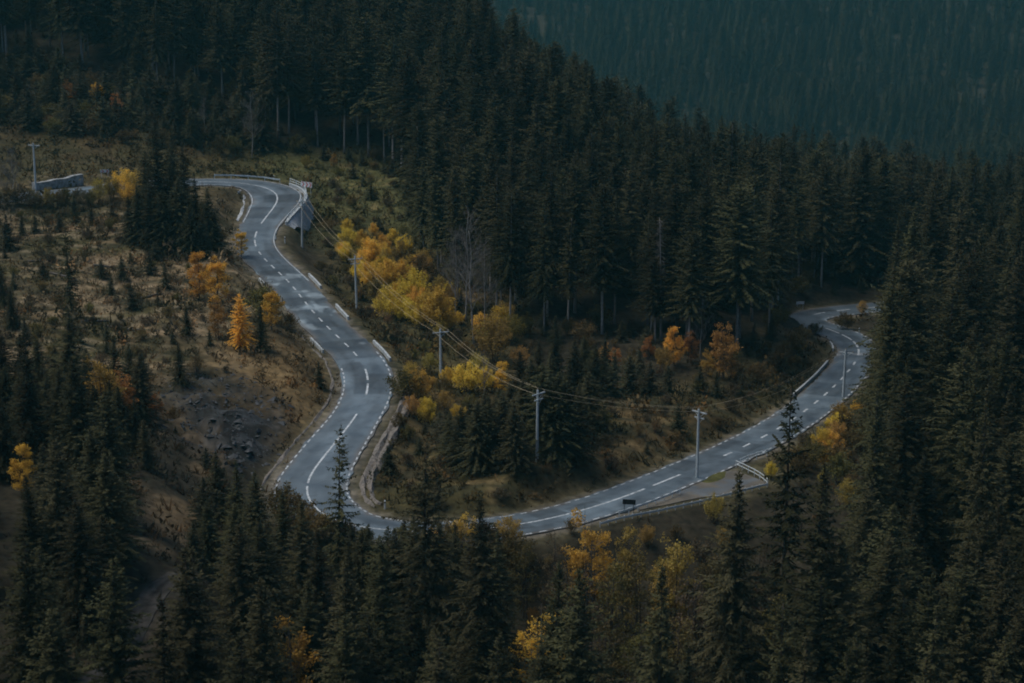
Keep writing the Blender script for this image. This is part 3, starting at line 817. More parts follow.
# -- single trees that stand out
for k, px, base, top, lab in [
    ('larch', 242, 348, 294, 'bright golden orange cone shaped larch beside the left verge of the descending road'),
    ('orange', 199, 300, 252, 'orange tree with ragged top on the slope below the upper road'),
    ('orange', 216, 308, 258, 'yellow orange tree next to the ragged orange one below the upper road'),
    ('orange', 272, 330, 290, 'small orange red tree touching the left road edge'),
    ('orange', 241, 258, 230, 'small pale orange tree at the left edge of the upper bend'),
    ('orangedim', 218, 338, 300, 'dull brownish orange bush just left of the golden larch'),
    ('olive', 262, 318, 284, 'olive yellow bush at the left road edge above the golden larch'),
    ('yellow', 382, 262, 240, 'yellow bush right behind the one nearest the pole'), ('yellow', 402, 288, 258, 'yellow bush between two others in the thicket'), ('yellow', 424, 318, 290, 'yellow bush low on the right half of the thicket'), ('yellowdim', 440, 306, 280, 'dull yellow bush at the upper right of the thicket'), ('yellow', 410, 322, 296, 'low yellow bush at the bottom of the thicket'), ('olive', 376, 300, 278, 'olive bush below the power wires'), ('yellow', 480, 335, 312, 'yellow bush under the grey leafless tree'), ('yellow', 500, 338, 305, 'pale yellow bush behind the dull yellow tree'),
    ('yellow', 371, 272, 236, 'golden bush nearest the pole beside the straight descent'),
    ('yellow', 392, 318, 282, 'yellow bush below the power wires in the middle of the yellow thicket'),
    ('yellow', 413, 305, 268, 'yellow bush in the upper middle of the yellow thicket'),
    ('yellow', 438, 330, 285, 'large yellow bush at the right end of the yellow thicket'),
    ('yellow', 386, 290, 257, 'yellow bush halfway up the yellow thicket'),
    ('yellowdim', 400, 262, 240, 'small dull yellow bush at the upper edge of the thicket'),
    ('olive', 420, 280, 252, 'olive yellow bush behind the yellow thicket'),
    ('yellowdim', 494, 362, 308, 'dull yellow tree between the grey leafless tree and the dark forest'),
    ('yellowdim', 512, 345, 312, 'dull olive yellow tree against the dark forest edge'),
    ('yellow', 420, 400, 366, 'yellow bush at the foot of the pole in the hairpin'),
    ('olive', 404, 398, 368, 'yellow green bush beside the right road edge in the hairpin'),
    ('yellow', 467, 392, 359, 'round yellow bush right of the pole in the hairpin'),
    ('orange', 502, 394, 362, 'bright orange small tree among young spruces inside the hairpin'),
    ('yellow', 428, 424, 396, 'small yellow bush below the pole inside the hairpin'),
    ('yellow', 458, 420, 402, 'low yellow bush among dark young spruces inside the hairpin'),
    ('orangedim', 605, 366, 343, 'small orange bush at the forest edge'),
    ('orange', 674, 366, 327, 'bright orange tree at the foot of the forest'),
    ('orangedim', 690, 362, 332, 'dimmer orange tree beside the bright one at the foot of the forest'),
    ('orangedim', 722, 378, 325, 'rust brown tree at the forest edge right of the orange pair'),
    ('orangedim', 648, 360, 335, 'small rust coloured bush under the dead tree at the forest edge'),
    ('orange', 25, 494, 446, 'orange yellow tree among dark spruces near the left frame edge'),
    ('orangedim', 103, 428, 356, 'dull orange tree between dark spruces on the left slope'),
    ('orangedim', 127, 424, 370, 'small dull yellow tree between dark spruces on the left slope'),
    ('orangedim', 156, 420, 392, 'small orange bush beside the dark scree'),
    ('rust', 196, 375, 355, 'low orange brown bush above the dark scree'),
    ('orangedim', 70, 110, 80, 'orange bush high on the wooded upper slope'),
    ('orange', 98, 112, 82, 'larger orange tree high on the wooded upper slope'),
    ('orangedim', 117, 120, 94, 'dull orange bush right of the larger orange tree on the upper slope'),
    ('orangedim', 232, 98, 77, 'faint orange tree under the tall trunks on the upper slope'),
    ('yellow', 125, 196, 166, 'yellow bush beside the red and white sign at the upper road'),
    ('yellowdim', 100, 202, 178, 'low yellow bush in front of the grey wall'),
    ('yellowdim', 138, 200, 168, 'yellow bush at the foot of the dark spruce clump'),
    ('yellowdim', 306, 168, 154, 'small yellow bush above the top bend'),
    ('orangedim', 334, 168, 153, 'small orange brown bush above the top bend'),
    ('olive', 58, 205, 190, 'low olive bush below the grey wall'),
    ('yellowdim', 862, 315, 300, 'dull yellow bush beside the far road'),
    ('olive', 845, 330, 312, 'olive bush inside the far bend'),
    ('olive', 815, 335, 322, 'low olive bush at the far bend'),
    ('rust', 580, 410, 396, 'low rust bush on the slope above the lower road'),
    ('rust', 655, 432, 420, 'small rust bush on the bank above the lower road'),
    ('brown', 345, 262, 250, 'low brown bush below the retaining wall'),
    ('olive', 290, 330, 312, 'olive bush between golden larch and road'),
    ('full', 187, 335, 306, 'small dark conical spruce alone on the dry left slope'),
    ('full', 181, 385, 345, 'dark bushy spruce above the scree'),
    ('full', 262, 350, 305, 'dark young spruce right behind the golden larch'),
    ('young', 320, 388, 362, 'small dark round spruce on the bank at the inside of the bend'),
    ('sparse', 72, 318, 222, 'tall scraggly spruce standing alone on the dry left slope'),
    ('young', 132, 310, 286, 'small ragged spruce in the middle of the dry left slope'),
    ('young', 122, 280, 256, 'thin small spruce on the dry left slope'),
    ('young', 150, 275, 252, 'small spruce on the dry slope below the spruce clump'),
    ('young', 166, 288, 262, 'dark young spruce on the dry slope below the spruce clump'),
    ('young', 210, 345, 330, 'little spruce at the right end of the dry slope'),
    ('bare', 466, 322, 212, None), ('bare', 474, 345, 230, None),
    ('bare', 456, 320, 232, 'grey leafless tree left of the wider leafless one'), ('bare', 484, 338, 250, 'slim leafless tree right of the wider leafless one'), ('bare', 700, 360, 300, 'small leafless tree between the orange trees at the forest edge'), ('bare', 252, 158, 92, 'pale thin leafless tree above the upper road'), ('bare', 205, 132, 98, 'small pale leafless tree high on the upper slope'),
    ('dead', 661, 340, 218, None), ('dead', 654, 330, 240, None),
    ('barebush', 12, 200, 152, 'pale leafless bush at the left frame edge beside the pole'),
    ('bare', 484, 400, 352, 'thin leafless sapling beside the bright orange small tree'),
]:
    if k == 'bare' and lab is None: lab = ('grey leafless tree with a wide crown at the edge of the dark forest' if px == 466 else 'grey leafless tree in front of its wider neighbour at the forest edge')
    if k == 'dead': lab = 'dead grey spruce with bare broken branches at the forest foot' if px == 661 else 'shorter dead grey spruce behind the taller dead one'
    e = plant_px(k, px, base, top, 'single', label=lab, wide={'yellow': 1.15, 'olive': 1.3, 'rust': 1.1, 'orange': 1.1}.get(k, 1.0))
    taken.append((e.location.x, e.location.y))

# -- the rest of the golden thicket between the descent and the forest
gt = np.random.default_rng(11)
THK = [(335, 245), (352, 232), (380, 236), (405, 250), (432, 275), (450, 300), (462, 330), (450, 345), (428, 330), (405, 325), (385, 312), (370, 296), (352, 275)]
def t_thk(x, y):
    px, py = proj((x, y, gz(x, y))); return inpoly(px, py, THK) and clear(x, y, 2.5)
for x, y in scatter(-40, 5, 270, 370, 2.7, t_thk, 5000):
    k = gt.choice(['yellow', 'yellow', 'yellow', 'yellowdim', 'yellowdim', 'olive']); e = plant(k, x, y, gt.uniform(2.2, 4.2) * (1 if k.startswith('y') else .75), 'thicket', wide=gt.uniform(.9, 1.2)); taken.append((x, y))
for px, base, top, k in [(410, 380, 360, 'yellowdim'), (430, 372, 352, 'yellowdim'), (447, 388, 366, 'yellow'), (478, 376, 352, 'yellowdim'), (486, 392, 366, 'yellow'), (412, 416, 394, 'yellowdim'), (400, 430, 412, 'olive'), (445, 410, 390, 'yellowdim'), (408, 440, 424, 'olive'), (520, 368, 344, 'yellowdim'), (470, 412, 394, 'olive'), (488, 346, 318, 'yellowdim'), (504, 330, 300, 'yellowdim'), (525, 335, 312, 'olive'), (8, 206, 186, 'olive'), (20, 205, 187, 'brown'), (34, 206, 189, 'olive'), (48, 206, 187, 'yellowdim'), (66, 204, 186, 'olive'), (78, 203, 188, 'brown'), (112, 200, 176, 'yellowdim'), (128, 205, 182, 'yellow'), (0, 208, 190, 'brown'), (90, 206, 190, 'olive'),
                        (575, 396, 378, 'olive'), (590, 408, 394, 'yellowdim'), (630, 372, 352, 'rust'), (664, 372, 346, 'yellowdim'), (708, 376, 350, 'orangedim'), (735, 380, 356, 'rust'), (760, 384, 360, 'olive'), (780, 372, 346, 'olive'), (795, 356, 330, 'olive'), (800, 345, 322, 'rust'), (615, 370, 348, 'orangedim')]:
    p = hit(px, base)
    if free(p[0], p[1], 1.2): plant_px(k, px, base, top, 'single', wide=1.1); taken.append((p[0], p[1]))

# -- scrub along the roadside below the lower road and beside the far bend
def t_scr(x, y):
    px, py = proj((x, y, gz(x, y))); e_ = gfield(RD, x, y)
    return ((500 < px < 735 and py > 515) or (800 < px < 870 and py > 405)) and 1.6 < e_ < 10 and not (580 < px < 645 and e_ < 6.5)
for x, y in scatter(-5, 60, 200, 290, 3.2, t_scr, 3000):
    k = gt.choice(['yellowdim', 'yellowdim', 'olive', 'yellow', 'rust', 'brown']); plant(k, x, y, gt.uniform(1.8, 4.0) * (1 if k.startswith('y') else .7), 'scrub', wide=gt.uniform(.9, 1.3)); taken.append((x, y))
# -- clump of spruces left of the top bend
for px, base, top in [(150, 232, 150), (163, 240, 128), (175, 236, 132), (188, 232, 143), (198, 246, 172), (209, 250, 188), (180, 252, 178), (165, 252, 190), (152, 250, 186), (140, 244, 186), (216, 252, 212), (131, 240, 196), (193, 258, 206), (205, 258, 214), (171, 226, 150), (145, 225, 175)]:
    plant_px('full', px, base, top, 'in the clump left of the top bend', wide=1.05)
# -- young spruces among the willows and inside the hairpin
for px, base, top in [(450, 462, 412), (462, 468, 408), (476, 472, 400), (490, 470, 396), (504, 466, 392), (516, 470, 404), (447, 448, 410), (470, 452, 404), (484, 448, 392), (498, 446, 388), (512, 446, 380), (526, 452, 378), (545, 456, 362), (556, 458, 372), (568, 456, 378), (532, 440, 360), (550, 436, 352), (566, 436, 358), (578, 446, 384),
                      (590, 430, 372), (520, 424, 352), (538, 410, 340), (556, 404, 330), (574, 402, 340), (594, 398, 346), (612, 396, 352), (630, 392, 356), (650, 392, 362), (668, 390, 366), (440, 440, 412), (586, 386, 336), (604, 378, 340), (640, 378, 348), (700, 392, 366), (716, 396, 372), (742, 396, 376)]:
    plant_px('young' if (base - top) < 50 else 'full', px, base, top, 'inside the hairpin', wide=1.15)
# -- rows of spruces on the left slope
for px, base, top in [(5, 395, 330), (22, 400, 334), (40, 392, 338), (56, 404, 346), (76, 400, 352), (90, 410, 348), (118, 412, 338), (130, 408, 344), (141, 425, 352), (110, 424, 366), (66, 425, 365), (30, 425, 362), (8, 430, 366), (48, 430, 372), (84, 436, 378), (100, 446, 384), (122, 450, 386), (136, 456, 398), (148, 470, 420), (12, 330, 290), (4, 305, 262), (25, 345, 318), (8, 250, 215), (22, 235, 216), (75, 222, 195), (92, 225, 206), (112, 222, 202), (60, 232, 212)]:
    plant_px('young' if (base - top) < 40 else 'full', px, base, top, 'on the left slope', wide=1.05)
# -- dark tips that stand in front of the road
for k, px, top, Y, lab in [
    ('sparse', 335, 426, 207, 'thin dark spruce standing in front of the hairpin road'),
    ('broad', 420, 442, 196, 'broad dark spruce at the bottom of the hairpin hiding the road'),
    ('broad', 484, 492, 187, 'dark spruce with wide arms right of the broad one'),
    ('sparse', 790, 380, 203, 'tall dark ragged spruce in front of the lower road near the bend'),
    ('broad', 736, 470, 190, 'dark spruce in front of the roadside parking bay'),
    ('full', 815, 420, 190, 'dark spruce beside the ragged one near the far bend'),
    ('broad', 660, 560, 168, 'dark spruce below the guardrail in the lower foreground'),
    ('full', 889, 262, 284, None), ('broad', 902, 226, 279, None), ('full', 884, 335, 270, None), ('broad', 916, 205, 290, None), ('full', 876, 372, 266, None), ('broad', 896, 300, 268, None), ('full', 908, 262, 262, None), ('full', 352, 524, 205, None), ('full', 368, 524, 206, None), ('full', 385, 527, 205, None), ('full', 414, 512, 205, None), ('full', 360, 530, 202, None), ('full', 377, 534, 200, None), ('full', 393, 528, 201, None), ('full', 440, 516, 203, None), ('full', 456, 522, 202, None), ('young', 404, 520, 208, None), ('full', 345, 540, 198, None), ('full', 500, 530, 200, None), ('full', 545, 560, 176, None), ('full', 575, 575, 170, None), ('full', 380, 545, 178, None), ('full', 350, 560, 170, None), ('full', 300, 500, 196, None), ('full', 280, 492, 202, None), ('full', 254, 472, 205, None), ('full', 236, 462, 208, None), ('full', 216, 452, 211, None), ('young', 202, 478, 206, None), ('full', 318, 530, 186, None), ('full', 265, 520, 190, None), ('full', 232, 505, 192, None), ('full', 205, 500, 196, None)]:
    e = plant_top(k, px, top, Y, 'in the foreground', label=lab, hmin=4)
    taken.append((e.location.x, e.location.y))
# -- autumn trees in the foreground below the lower road
for k, px, top, Y, lab in [
    ('brightbirch', 592, 503, 208, 'bright yellow birch top below the lower guardrail'), ('birch', 627, 524, 207, None), ('birch', 675, 527, 206, None), ('dull', 640, 548, 200, None),
    ('dull', 612, 548, 198, None), ('yellow', 668, 550, 205, None), ('brightbirch', 538, 566, 190, 'yellow birch behind the dark foreground spruces'), ('olive', 526, 536, 206, None), ('olive', 700, 548, 206, None), ('olive', 715, 543, 208, None), ('brightbirch', 287, 570, 172, 'small bright orange yellow tree alone in the dark foreground'),
    ('olive', 296, 492, 213, None), ('olive', 281, 482, 216, None), ('rust', 312, 500, 211, None), ('olive', 300, 508, 209, None), ('brown', 346, 522, 211, None), ('olive', 364, 530, 210, None), ('olive', 402, 524, 211, None), ('yellow', 434, 526, 210, None), ('olive', 418, 530, 209, None), ('brown', 486, 522, 211, None), ('olive', 512, 528, 210, None), ('brown', 330, 512, 211, None),
    ('olive', 372, 545, 206, None), ('olive', 392, 542, 208, None), ('yellow', 322, 512, 212, 'small yellow bush at the foot of the thin dark spruce'), ('yellow', 464, 512, 211, 'yellow bush tips at the lower road edge'), ('olive', 450, 520, 210, None), ('olive', 500, 530, 208, None), ('rust', 555, 524, 208, None), ('olive', 720, 560, 200, None), ('olive', 645, 572, 190, None), ('olive', 682, 575, 190, None), ('olive', 600, 572, 190, None), ('rust', 625, 590, 184, None),
    ('yellow', 824, 424, 256, 'dull yellow bush at the road behind the ragged spruce'), ('olive', 812, 436, 250, None), ('olive', 838, 440, 250, None), ('yellow', 772, 464, 240, 'yellow bush behind the parking bay railing'), ('olive', 846, 412, 262, None), ('olive', 800, 446, 246, None), ('birch', 812, 640, 150, 'dim yellow tree low in the dark lower right corner'), ('olive', 840, 450, 244, None), ('olive', 860, 420, 258, None), ('rust', 700, 600, 182, None), ('olive', 760, 520, 205, None), ('olive', 780, 540, 198, None), ('birch', 50, 625, 168, None), ('olive', 640, 612, 178, None), ('brown', 575, 600, 185, None), ('brown', 690, 560, 200, None), ('rust', 588, 560, 196, None), ('brown', 560, 552, 200, None)]:
    e = plant_top(k, px, top, Y, 'below the lower road' if px > 420 else 'in the lower left', label=lab, hmin=2.5, hmax=15)
    taken.append((e.location.x, e.location.y))

# -- filled stands: (ground polygon as seen in the photograph is only used to mark out the area)
EDGE = [(-40, 70), (60, 66), (140, 84), (230, 108), (262, 140), (300, 150), (340, 158), (400, 172), (412, 220), (425, 270), (450, 300), (500, 340), (560, 338), (620, 338), (680, 356), (740, 362), (768, 344), (785, 312), (800, 290), (850, 287), (900, 288), (1100, 285)]
ex, ey = np.array(EDGE).T
def t_forest(x, y):
    z = gz(x, y); px, py = proj((x, y, z))
    if not clear(x, y, 6): return False
    if py > np.interp(px, ex, ey) - 1: return False
    return True
forest = scatter(-150, 150, 280, 560, 4.9, t_forest, 16000)
forest.sort(key=lambda q: q[1])
def t_right(x, y):
    z = gz(x, y); px, py = proj((x, y, z))
    if not clear(x, y, 5): return False
    if y > 286 and x < 66: return False
    lim = np.interp(y, [150, 200, 235, 260, 290, 330, 372], [835, 850, 872, 885, 905, 925, 880])
    return px > lim
right = scatter(30, 150, 150, 372, 5.0, t_right, 5000)
def t_front(x, y):
    z = gz(x, y); px, py = proj((x, y, z))
    return clear(x, y, 7) and 20 < px < 1010 and free(x, y, 3.0) and gfield(E_track, x, y) > 4
front = scatter(-45, 75, 138, 200, 5.6, t_front, 3000)
def t_leftfore(x, y):
    z = gz(x, y); px, py = proj((x, y, z))
    if gfield(E_track, x, y) < 2.5: return False
    return -60 < px < np.interp(py, [420, 470, 540, 600, 640, 683], [60, 120, 128, 112, 100, 70]) and py > 425
leftf = scatter(-80, 0, 140, 240, 4.0, t_leftfore, 4000)

FULLSET = []      # (kind, x, y, h, region) of the forest trees that stay one mass
n_ind = 0
for x, y in forest:
    px, py = proj((x, y, gz(x, y)))
    e = np.interp(px, ex, ey) - py                     # how far behind the forest's edge
    kd = 'tall' if (e < 26 and g.random() < .9) or g.random() < .3 else 'forest'
    if px > 790: kd = 'tall' if g.random() < .6 else 'forest'
    h = (g.uniform(20, 29.5) if g.random() < .85 else g.uniform(13, 20)) * np.interp(px, [0, 420, 520, 700, 800, 1000], [.98, .93, .83, .86, .92, .9])
    if kd == 'tall': h *= 1.05
    if px < 230 and g.random() < .5: h *= .85
    FULLSET.append((kd, x, y, h))
CAND = []
for kd, x, y, h in FULLSET: CAND.append((kd, x, y, h, g.uniform(.85, 1.3)))
for x, y in right: CAND.append((g.choice(['broad', 'full', 'forest', 'full']), x, y, g.uniform(16, 29) * (1 if y > 200 else .95), g.uniform(.8, 1.3)))
for x, y in front:
    px, py = proj((x, y, gz(x, y)))
    # keep the tips below the road and the yellow trees as in the photograph
    lim = np.interp(px, [0, 130, 200, 260, 330, 420, 500, 560, 640, 700, 760, 820, 900, 1024], [420, 470, 520, 510, 560, 565, 585, 605, 615, 595, 560, 480, 400, 330])
    lim += abs(g.normal()) * 30
    a_, b_ = ray(px, lim); h = float(CZ + b_ * y - gz(x, y))
    h = min(h, g.uniform(18, 26))
    if h < 4: continue
    CAND.append(('sparse' if g.random() < .12 else 'full' if h > 8 else 'young', x, y, h, g.uniform(.95, 1.2)))
leftf = [q for q in leftf if not (q[1] < 204 and 4 < proj((q[0], q[1], gz(*q)))[0] < 46)]
for x, y in leftf: CAND.append(('full', x, y, g.uniform(7, 15), g.uniform(.95, 1.25)))
# which of them show largest: crude picture of all crowns, far ones first, near ones over them
SHOW = np.full((H // 2 + 1, W // 2), -1, int)
def stamp(idx, x, y, h, wide, kind):
    z = float(gz(x, y)); bx, by = proj((x, y, z)); _, ty = proj((x, y, z + h)); r = (3.6 if kind != 'young' else 2.0 * h / 7) * wide * FPX / y * .5 * (h / 25 if kind != 'young' else 1)
    c0 = {'tall': .4, 'forest': .18}.get(kind, .05)
    y0, y1 = ty / 2, (by - c0 * (by - ty)) / 2
    for yy in range(max(0, int(y0)), min(SHOW.shape[0], int(y1) + 1)):
        hw_ = r * min(1, max(0, (yy - y0) / (y1 - y0 + 1e-6)) ** .8); a0, a1 = int(bx / 2 - hw_), int(bx / 2 + hw_) + 1
        if a1 > 0 and a0 < SHOW.shape[1]: SHOW[yy, max(0, a0):a1] = idx
allt = [(c[2], i, c[1], c[3], c[4], c[0]) for i, c in enumerate(CAND)] + [(t['y'], -2, t['o'].location.x, t['h'], 1.0, t['k']) for t in TREES]
for y, i, x, h, wd, kd in sorted(allt, reverse=True): stamp(i, x, y, h, wd, kd)
cnt = np.bincount(SHOW[SHOW >= 0].ravel(), minlength=len(CAND))
N_IND = 283 - sum(1 for t in TREES if NAMES[t['k']][0] == 'spruce_tree')
chosen = set(int(i) for i in np.argsort(-cnt)[:N_IND])
for i in sorted(chosen):
    kd, x, y, h, wd = CAND[i]
    plant(kd, x, y, h, 'stand', wide=wd)
# young growth on the upper slope
def t_up(x, y):
    z = gz(x, y); px, py = proj((x, y, z))
    return -30 < px < 262 and np.interp(px, ex, ey) + 2 < py < np.interp(px, [0, 130, 200, 260], [128, 145, 150, 160]) and clear(x, y, 4) and free(x, y, 2.5)
up_ = scatter(-140, -40, 340, 520, 2.9, t_up, 6000)
for x, y in up_:
    r_ = g.random(); kd = 'young' if r_ < .72 else ('olive' if r_ < .85 else ('rust' if r_ < .88 else 'full'))
    h = {'young': g.uniform(3, 8), 'olive': g.uniform(2.5, 4.5), 'rust': g.uniform(2, 3.5), 'full': g.uniform(7, 12)}[kd]
    plant(kd, x, y, h, 'on the upper slope', wide=g.uniform(1.1, 1.5))
def t_under(x, y):
    z = gz(x, y); px, py = proj((x, y, z)); e = np.interp(px, ex, ey) - py
    return 235 < px < 905 and -7 < e < 12 and clear(x, y, 4) and free(x, y, 1.5)
for x, y in scatter(-60, 90, 280, 430, 3.4, t_under, 9000):
    plant('young' if g.random() < .75 else 'olive', x, y, g.uniform(1.5, 4.2), 'understory', wide=g.uniform(1, 1.3))
# bushes along the forest edge and on the open slopes
def t_mid(x, y):
    z = gz(x, y); px, py = proj((x, y, z))
    if not clear(x, y, 2.5) or not free(x, y, 2.5): return False
    return inpoly(px, py, [(330, 170), (395, 178), (430, 300), (520, 352), (620, 345), (760, 372), (800, 350), (800, 400), (700, 455), (600, 495), (520, 512), (420, 505), (385, 470), (405, 420), (400, 370), (360, 330), (320, 270)])
for x, y in scatter(-40, 60, 220, 400, 3.7, t_mid, 3000):
    r_ = g.random(); kd = 'olive' if r_ < .35 else ('brown' if r_ < .75 else ('rust' if r_ < .88 else 'young'))
    plant(kd, x, y, {'olive': g.uniform(1.2, 2.8), 'brown': g.uniform(.9, 2.0), 'rust': g.uniform(1, 2.2), 'young': g.uniform(1.5, 4)}[kd], 'on the slope inside the hairpin', wide=g.uniform(1, 1.4))
def t_left(x, y):
    z = gz(x, y); px, py = proj((x, y, z))
    return -20 < px < 235 and 205 < py < 470 and clear(x, y, 2.5) and free(x, y, 3) and not inpoly(px, py, [(165, 385), (235, 385), (275, 455), (200, 465)])
for x, y in scatter(-85, -20, 205, 345, 4.0, t_left, 4000):
    r_ = g.random(); kd = 'brown' if r_ < .5 else ('olive' if r_ < .72 else ('young' if r_ < .92 else 'rust'))
    plant(kd, x, y, {'olive': g.uniform(1.0, 2.2), 'brown': g.uniform(.8, 1.6), 'rust': g.uniform(1, 1.8), 'young': g.uniform(1.2, 3.2)}[kd], 'on the dry left slope', wide=g.uniform(1, 1.4))

# ------------------------------------------------------------------ masses nobody could count: the rest of the forest, the far wooded hill
def mass(name, kinds, data):
    """one object: points that carry whole trees (geometry nodes)"""
    src = []
    for k in kinds:
        for t in TREES:
            if t['k'] == k and len([s for s in src if s[0] == k]) < len(KIND[k]):
                me = [c for c in t['o'].children][0].data
                if me.name not in [s[1] for s in src]: src.append((k, me.name, t['o']))
    n = len(data)
    me = bpy.data.meshes.new(name); me.vertices.add(n)
    me.vertices.foreach_set('co', np.array([d[:3] for d in data], np.float32).ravel())
    for nm, ty in (('size', 'FLOAT_VECTOR'), ('turn', 'FLOAT_VECTOR'), ('kind_no', 'INT')): me.attributes.new(nm, ty, 'POINT')
    scl, rot, var = me.attributes['size'], me.attributes['turn'], me.attributes['kind_no']
    vs, sc = [], []
    for d in data:
        opts = [i for i, s in enumerate(src) if s[0] == d[3]]; i = opts[random.randrange(len(opts))]
        nh = [t[2] for t in KIND[d[3]] if t[0].name == src[i][1]][0]
        vs.append(i); sc.append((d[4] / nh * d[5], d[4] / nh * d[5], d[4] / nh))
    scl.data.foreach_set('vector', np.array(sc, np.float32).ravel()); var.data.foreach_set('value', np.array(vs, np.int32))
    rot.data.foreach_set('vector', np.stack([0 * g.random(n), 0 * g.random(n), g.random(n) * 6.28], 1).astype(np.float32).ravel())
    o = link(name, me)
    ng = bpy.data.node_groups.new(name, 'GeometryNodeTree')
    ng.interface.new_socket('Geometry', in_out='INPUT', socket_type='NodeSocketGeometry'); ng.interface.new_socket('Geometry', in_out='OUTPUT', socket_type='NodeSocketGeometry')
    N, L = ng.nodes, ng.links
    gi, go = N.new('NodeGroupInput'), N.new('NodeGroupOutput')
    def attr(nm, ty):
        a_ = N.new('GeometryNodeInputNamedAttribute'); a_.data_type = ty; a_.inputs['Name'].default_value = nm; return a_.outputs[0]
    asz, arot, avar = attr('size', 'FLOAT_VECTOR'), attr('turn', 'FLOAT_VECTOR'), attr('kind_no', 'INT')
    jn = N.new('GeometryNodeJoinGeometry')
    for i, (k, mn, root) in enumerate(src):
        cmpn = N.new('FunctionNodeCompare'); cmpn.data_type = 'INT'; cmpn.operation = 'EQUAL'
        ins = [s for s in cmpn.inputs if s.enabled] if any(s.enabled for s in cmpn.inputs) else cmpn.inputs
        ii_ = [s for s in cmpn.inputs if s.type == 'INT']
        L.new(avar, ii_[0]); ii_[1].default_value = i
        jj = N.new('GeometryNodeJoinGeometry')
        for ch in root.children:
            oi = N.new('GeometryNodeObjectInfo'); oi.transform_space = 'ORIGINAL'; oi.inputs['Object'].default_value = ch
            L.new(oi.outputs['Geometry'], jj.inputs[0])
        ip = N.new('GeometryNodeInstanceOnPoints')
        L.new(gi.outputs[0], ip.inputs['Points']); L.new(cmpn.outputs[0], ip.inputs['Selection']); L.new(jj.outputs[0], ip.inputs['Instance'])
        L.new(arot, ip.inputs['Rotation']); L.new(asz, ip.inputs['Scale'])
        L.new(ip.outputs[0], jn.inputs[0])
    L.new(jn.outputs[0], go.inputs[0])
    md = o.modifiers.new('trees', 'NODES'); md.node_group = ng
    return o
data = []
for i, (kd, x, y, h, wd) in enumerate(CAND):
    if i not in chosen and kd != 'young': data.append((x, y, float(gz(x, y)), str(kd), h, wd))
tag(mass('spruce_forest', ['tall', 'forest', 'full', 'broad', 'sparse'], data), 'dark spruce forest covering the ridge and the shaded foreground around the singled out trees', 'forest', kind='stuff')
print('trees', len(TREES), 'forest mass', len(data), {k: v for k, v in _cnt.items()}, len(forest), len(right), len(front), len(leftf))
fd = []
def t_far(x, y):
    return fbm(x / 60, y / 60, 111, 3) > .27
for x, y in scatter(-260, 640, 900, 1820, 7.6, t_far, 60000):
    h = g.uniform(14, 27) * (.75 + .55 * fbm(x / 45, y / 45, 115, 3))
    fd.append((x, y, float(gz(x, y)), 'full' if g.random() < .7 else 'forest', h, g.uniform(.85, 1.3)))
tag(mass('far_forest', ['full', 'forest'], fd), 'distant bluish spruce forest on the hillside beyond the ridge', 'forest', kind='stuff')
print('far', len(fd))
# ------------------------------------------------------------------ utility poles and their wires
def upright(px, base, top):
    p = hit(px, base); a_, b_ = ray(px, top); return p, float(CZ + b_ * p[1] - p[2])
POLES = [(302, 247, 199, 'pale utility pole directly below the retaining wall of the top bend'), (357, 313, 256, 'utility pole with double crossarm right of the straight descent'), (441, 383, 329, 'utility pole above the round yellow bushes inside the hairpin'),
         (537, 462, 390, 'tall utility pole in front of the dark young spruces inside the hairpin'), (697, 479, 409, 'tall utility pole at the edge of the lower road by the parking bay'), (843, 398, 350, 'thin utility pole at the roadside before the far bend')]
feet = [upright(*q[:3]) for q in POLES]
feet_xy = [np.array(f[0][:2]) for f in feet]
tops = []
def pole(p, h, lab, dirv, arms=1, group='utility poles along the road'):
    e = tag(link('utility_pole', None, None, p), lab, 'utility pole', group)
    lean = random.gauss(0, .012)
    b = MB(); b.tube([(0, 0, -.8), (lean * h * .5, 0, h * .5), (lean * h, 0, h)], [.20, .17, .13], 8); b.build('shaft', M['pole'], e)
    d = np.array([dirv[0], dirv[1], 0.0]); d /= np.linalg.norm(d); sd = np.array([d[1], -d[0], 0.0]); c = np.array([lean * h, 0, 0])
    out = []
    for k in range(arms):
        z = h - .45 - .75 * k; wdt = 2.3 if k == 0 else 1.5
        b = MB(); b.box(c + d * .17 + np.array([0, 0, z]), (wdt, .12, .14), (sd, d, np.array([0, 0, 1.0])), bev=.01); arm = b.build('crossarm', M['pole'], e)
        b = MB()
        for s_ in (-1, 1): b.tube([c + d * .17 + sd * s_ * wdt * .32 + np.array([0, 0, z - .05]), c + d * .14 + np.array([0, 0, z - .65])], .025, 4)
        b.build('brace', M['steel'], e)
        for o in ((-.46, .46) if k else (-.46, .46)):
            q = c + d * .17 + sd * o * wdt + np.array([0, 0, z + .07])
            b = MB(); b.tube([q, q + (0, 0, .07), q + (0, 0, .09), q + (0, 0, .17), q + (0, 0, .19), q + (0, 0, .26)], [.02, .02, .06, .06, .045, .03], 8); b.build('insulator', M['glass'], arm)
            if k == 0: out.append(np.array(p) + q + (0, 0, .24))
    q = c + np.array([0, 0, h]); b = MB(); b.tube([q, q + (0, 0, .08), q + (0, 0, .1), q + (0, 0, .2), q + (0, 0, .3)], [.02, .02, .06, .055, .03], 8); b.build('insulator', M['glass'], e)
    out.insert(1, np.array(p) + q + (0, 0, .26))
    return out
for i, ((p, h), q) in enumerate(zip(feet, POLES)):
    dv = feet_xy[min(i + 1, len(feet) - 1)] - feet_xy[max(0, i - 1)]
    tops.append(pole(p, h, q[3], dv, arms=2 if i in (0, 1, 3, 4) else 1))
p, h = upright(36, 193, 143); pole(p, h, 'pale utility pole beside the grey stone wall at the upper road', (.35, 1), group='utility poles along the road')
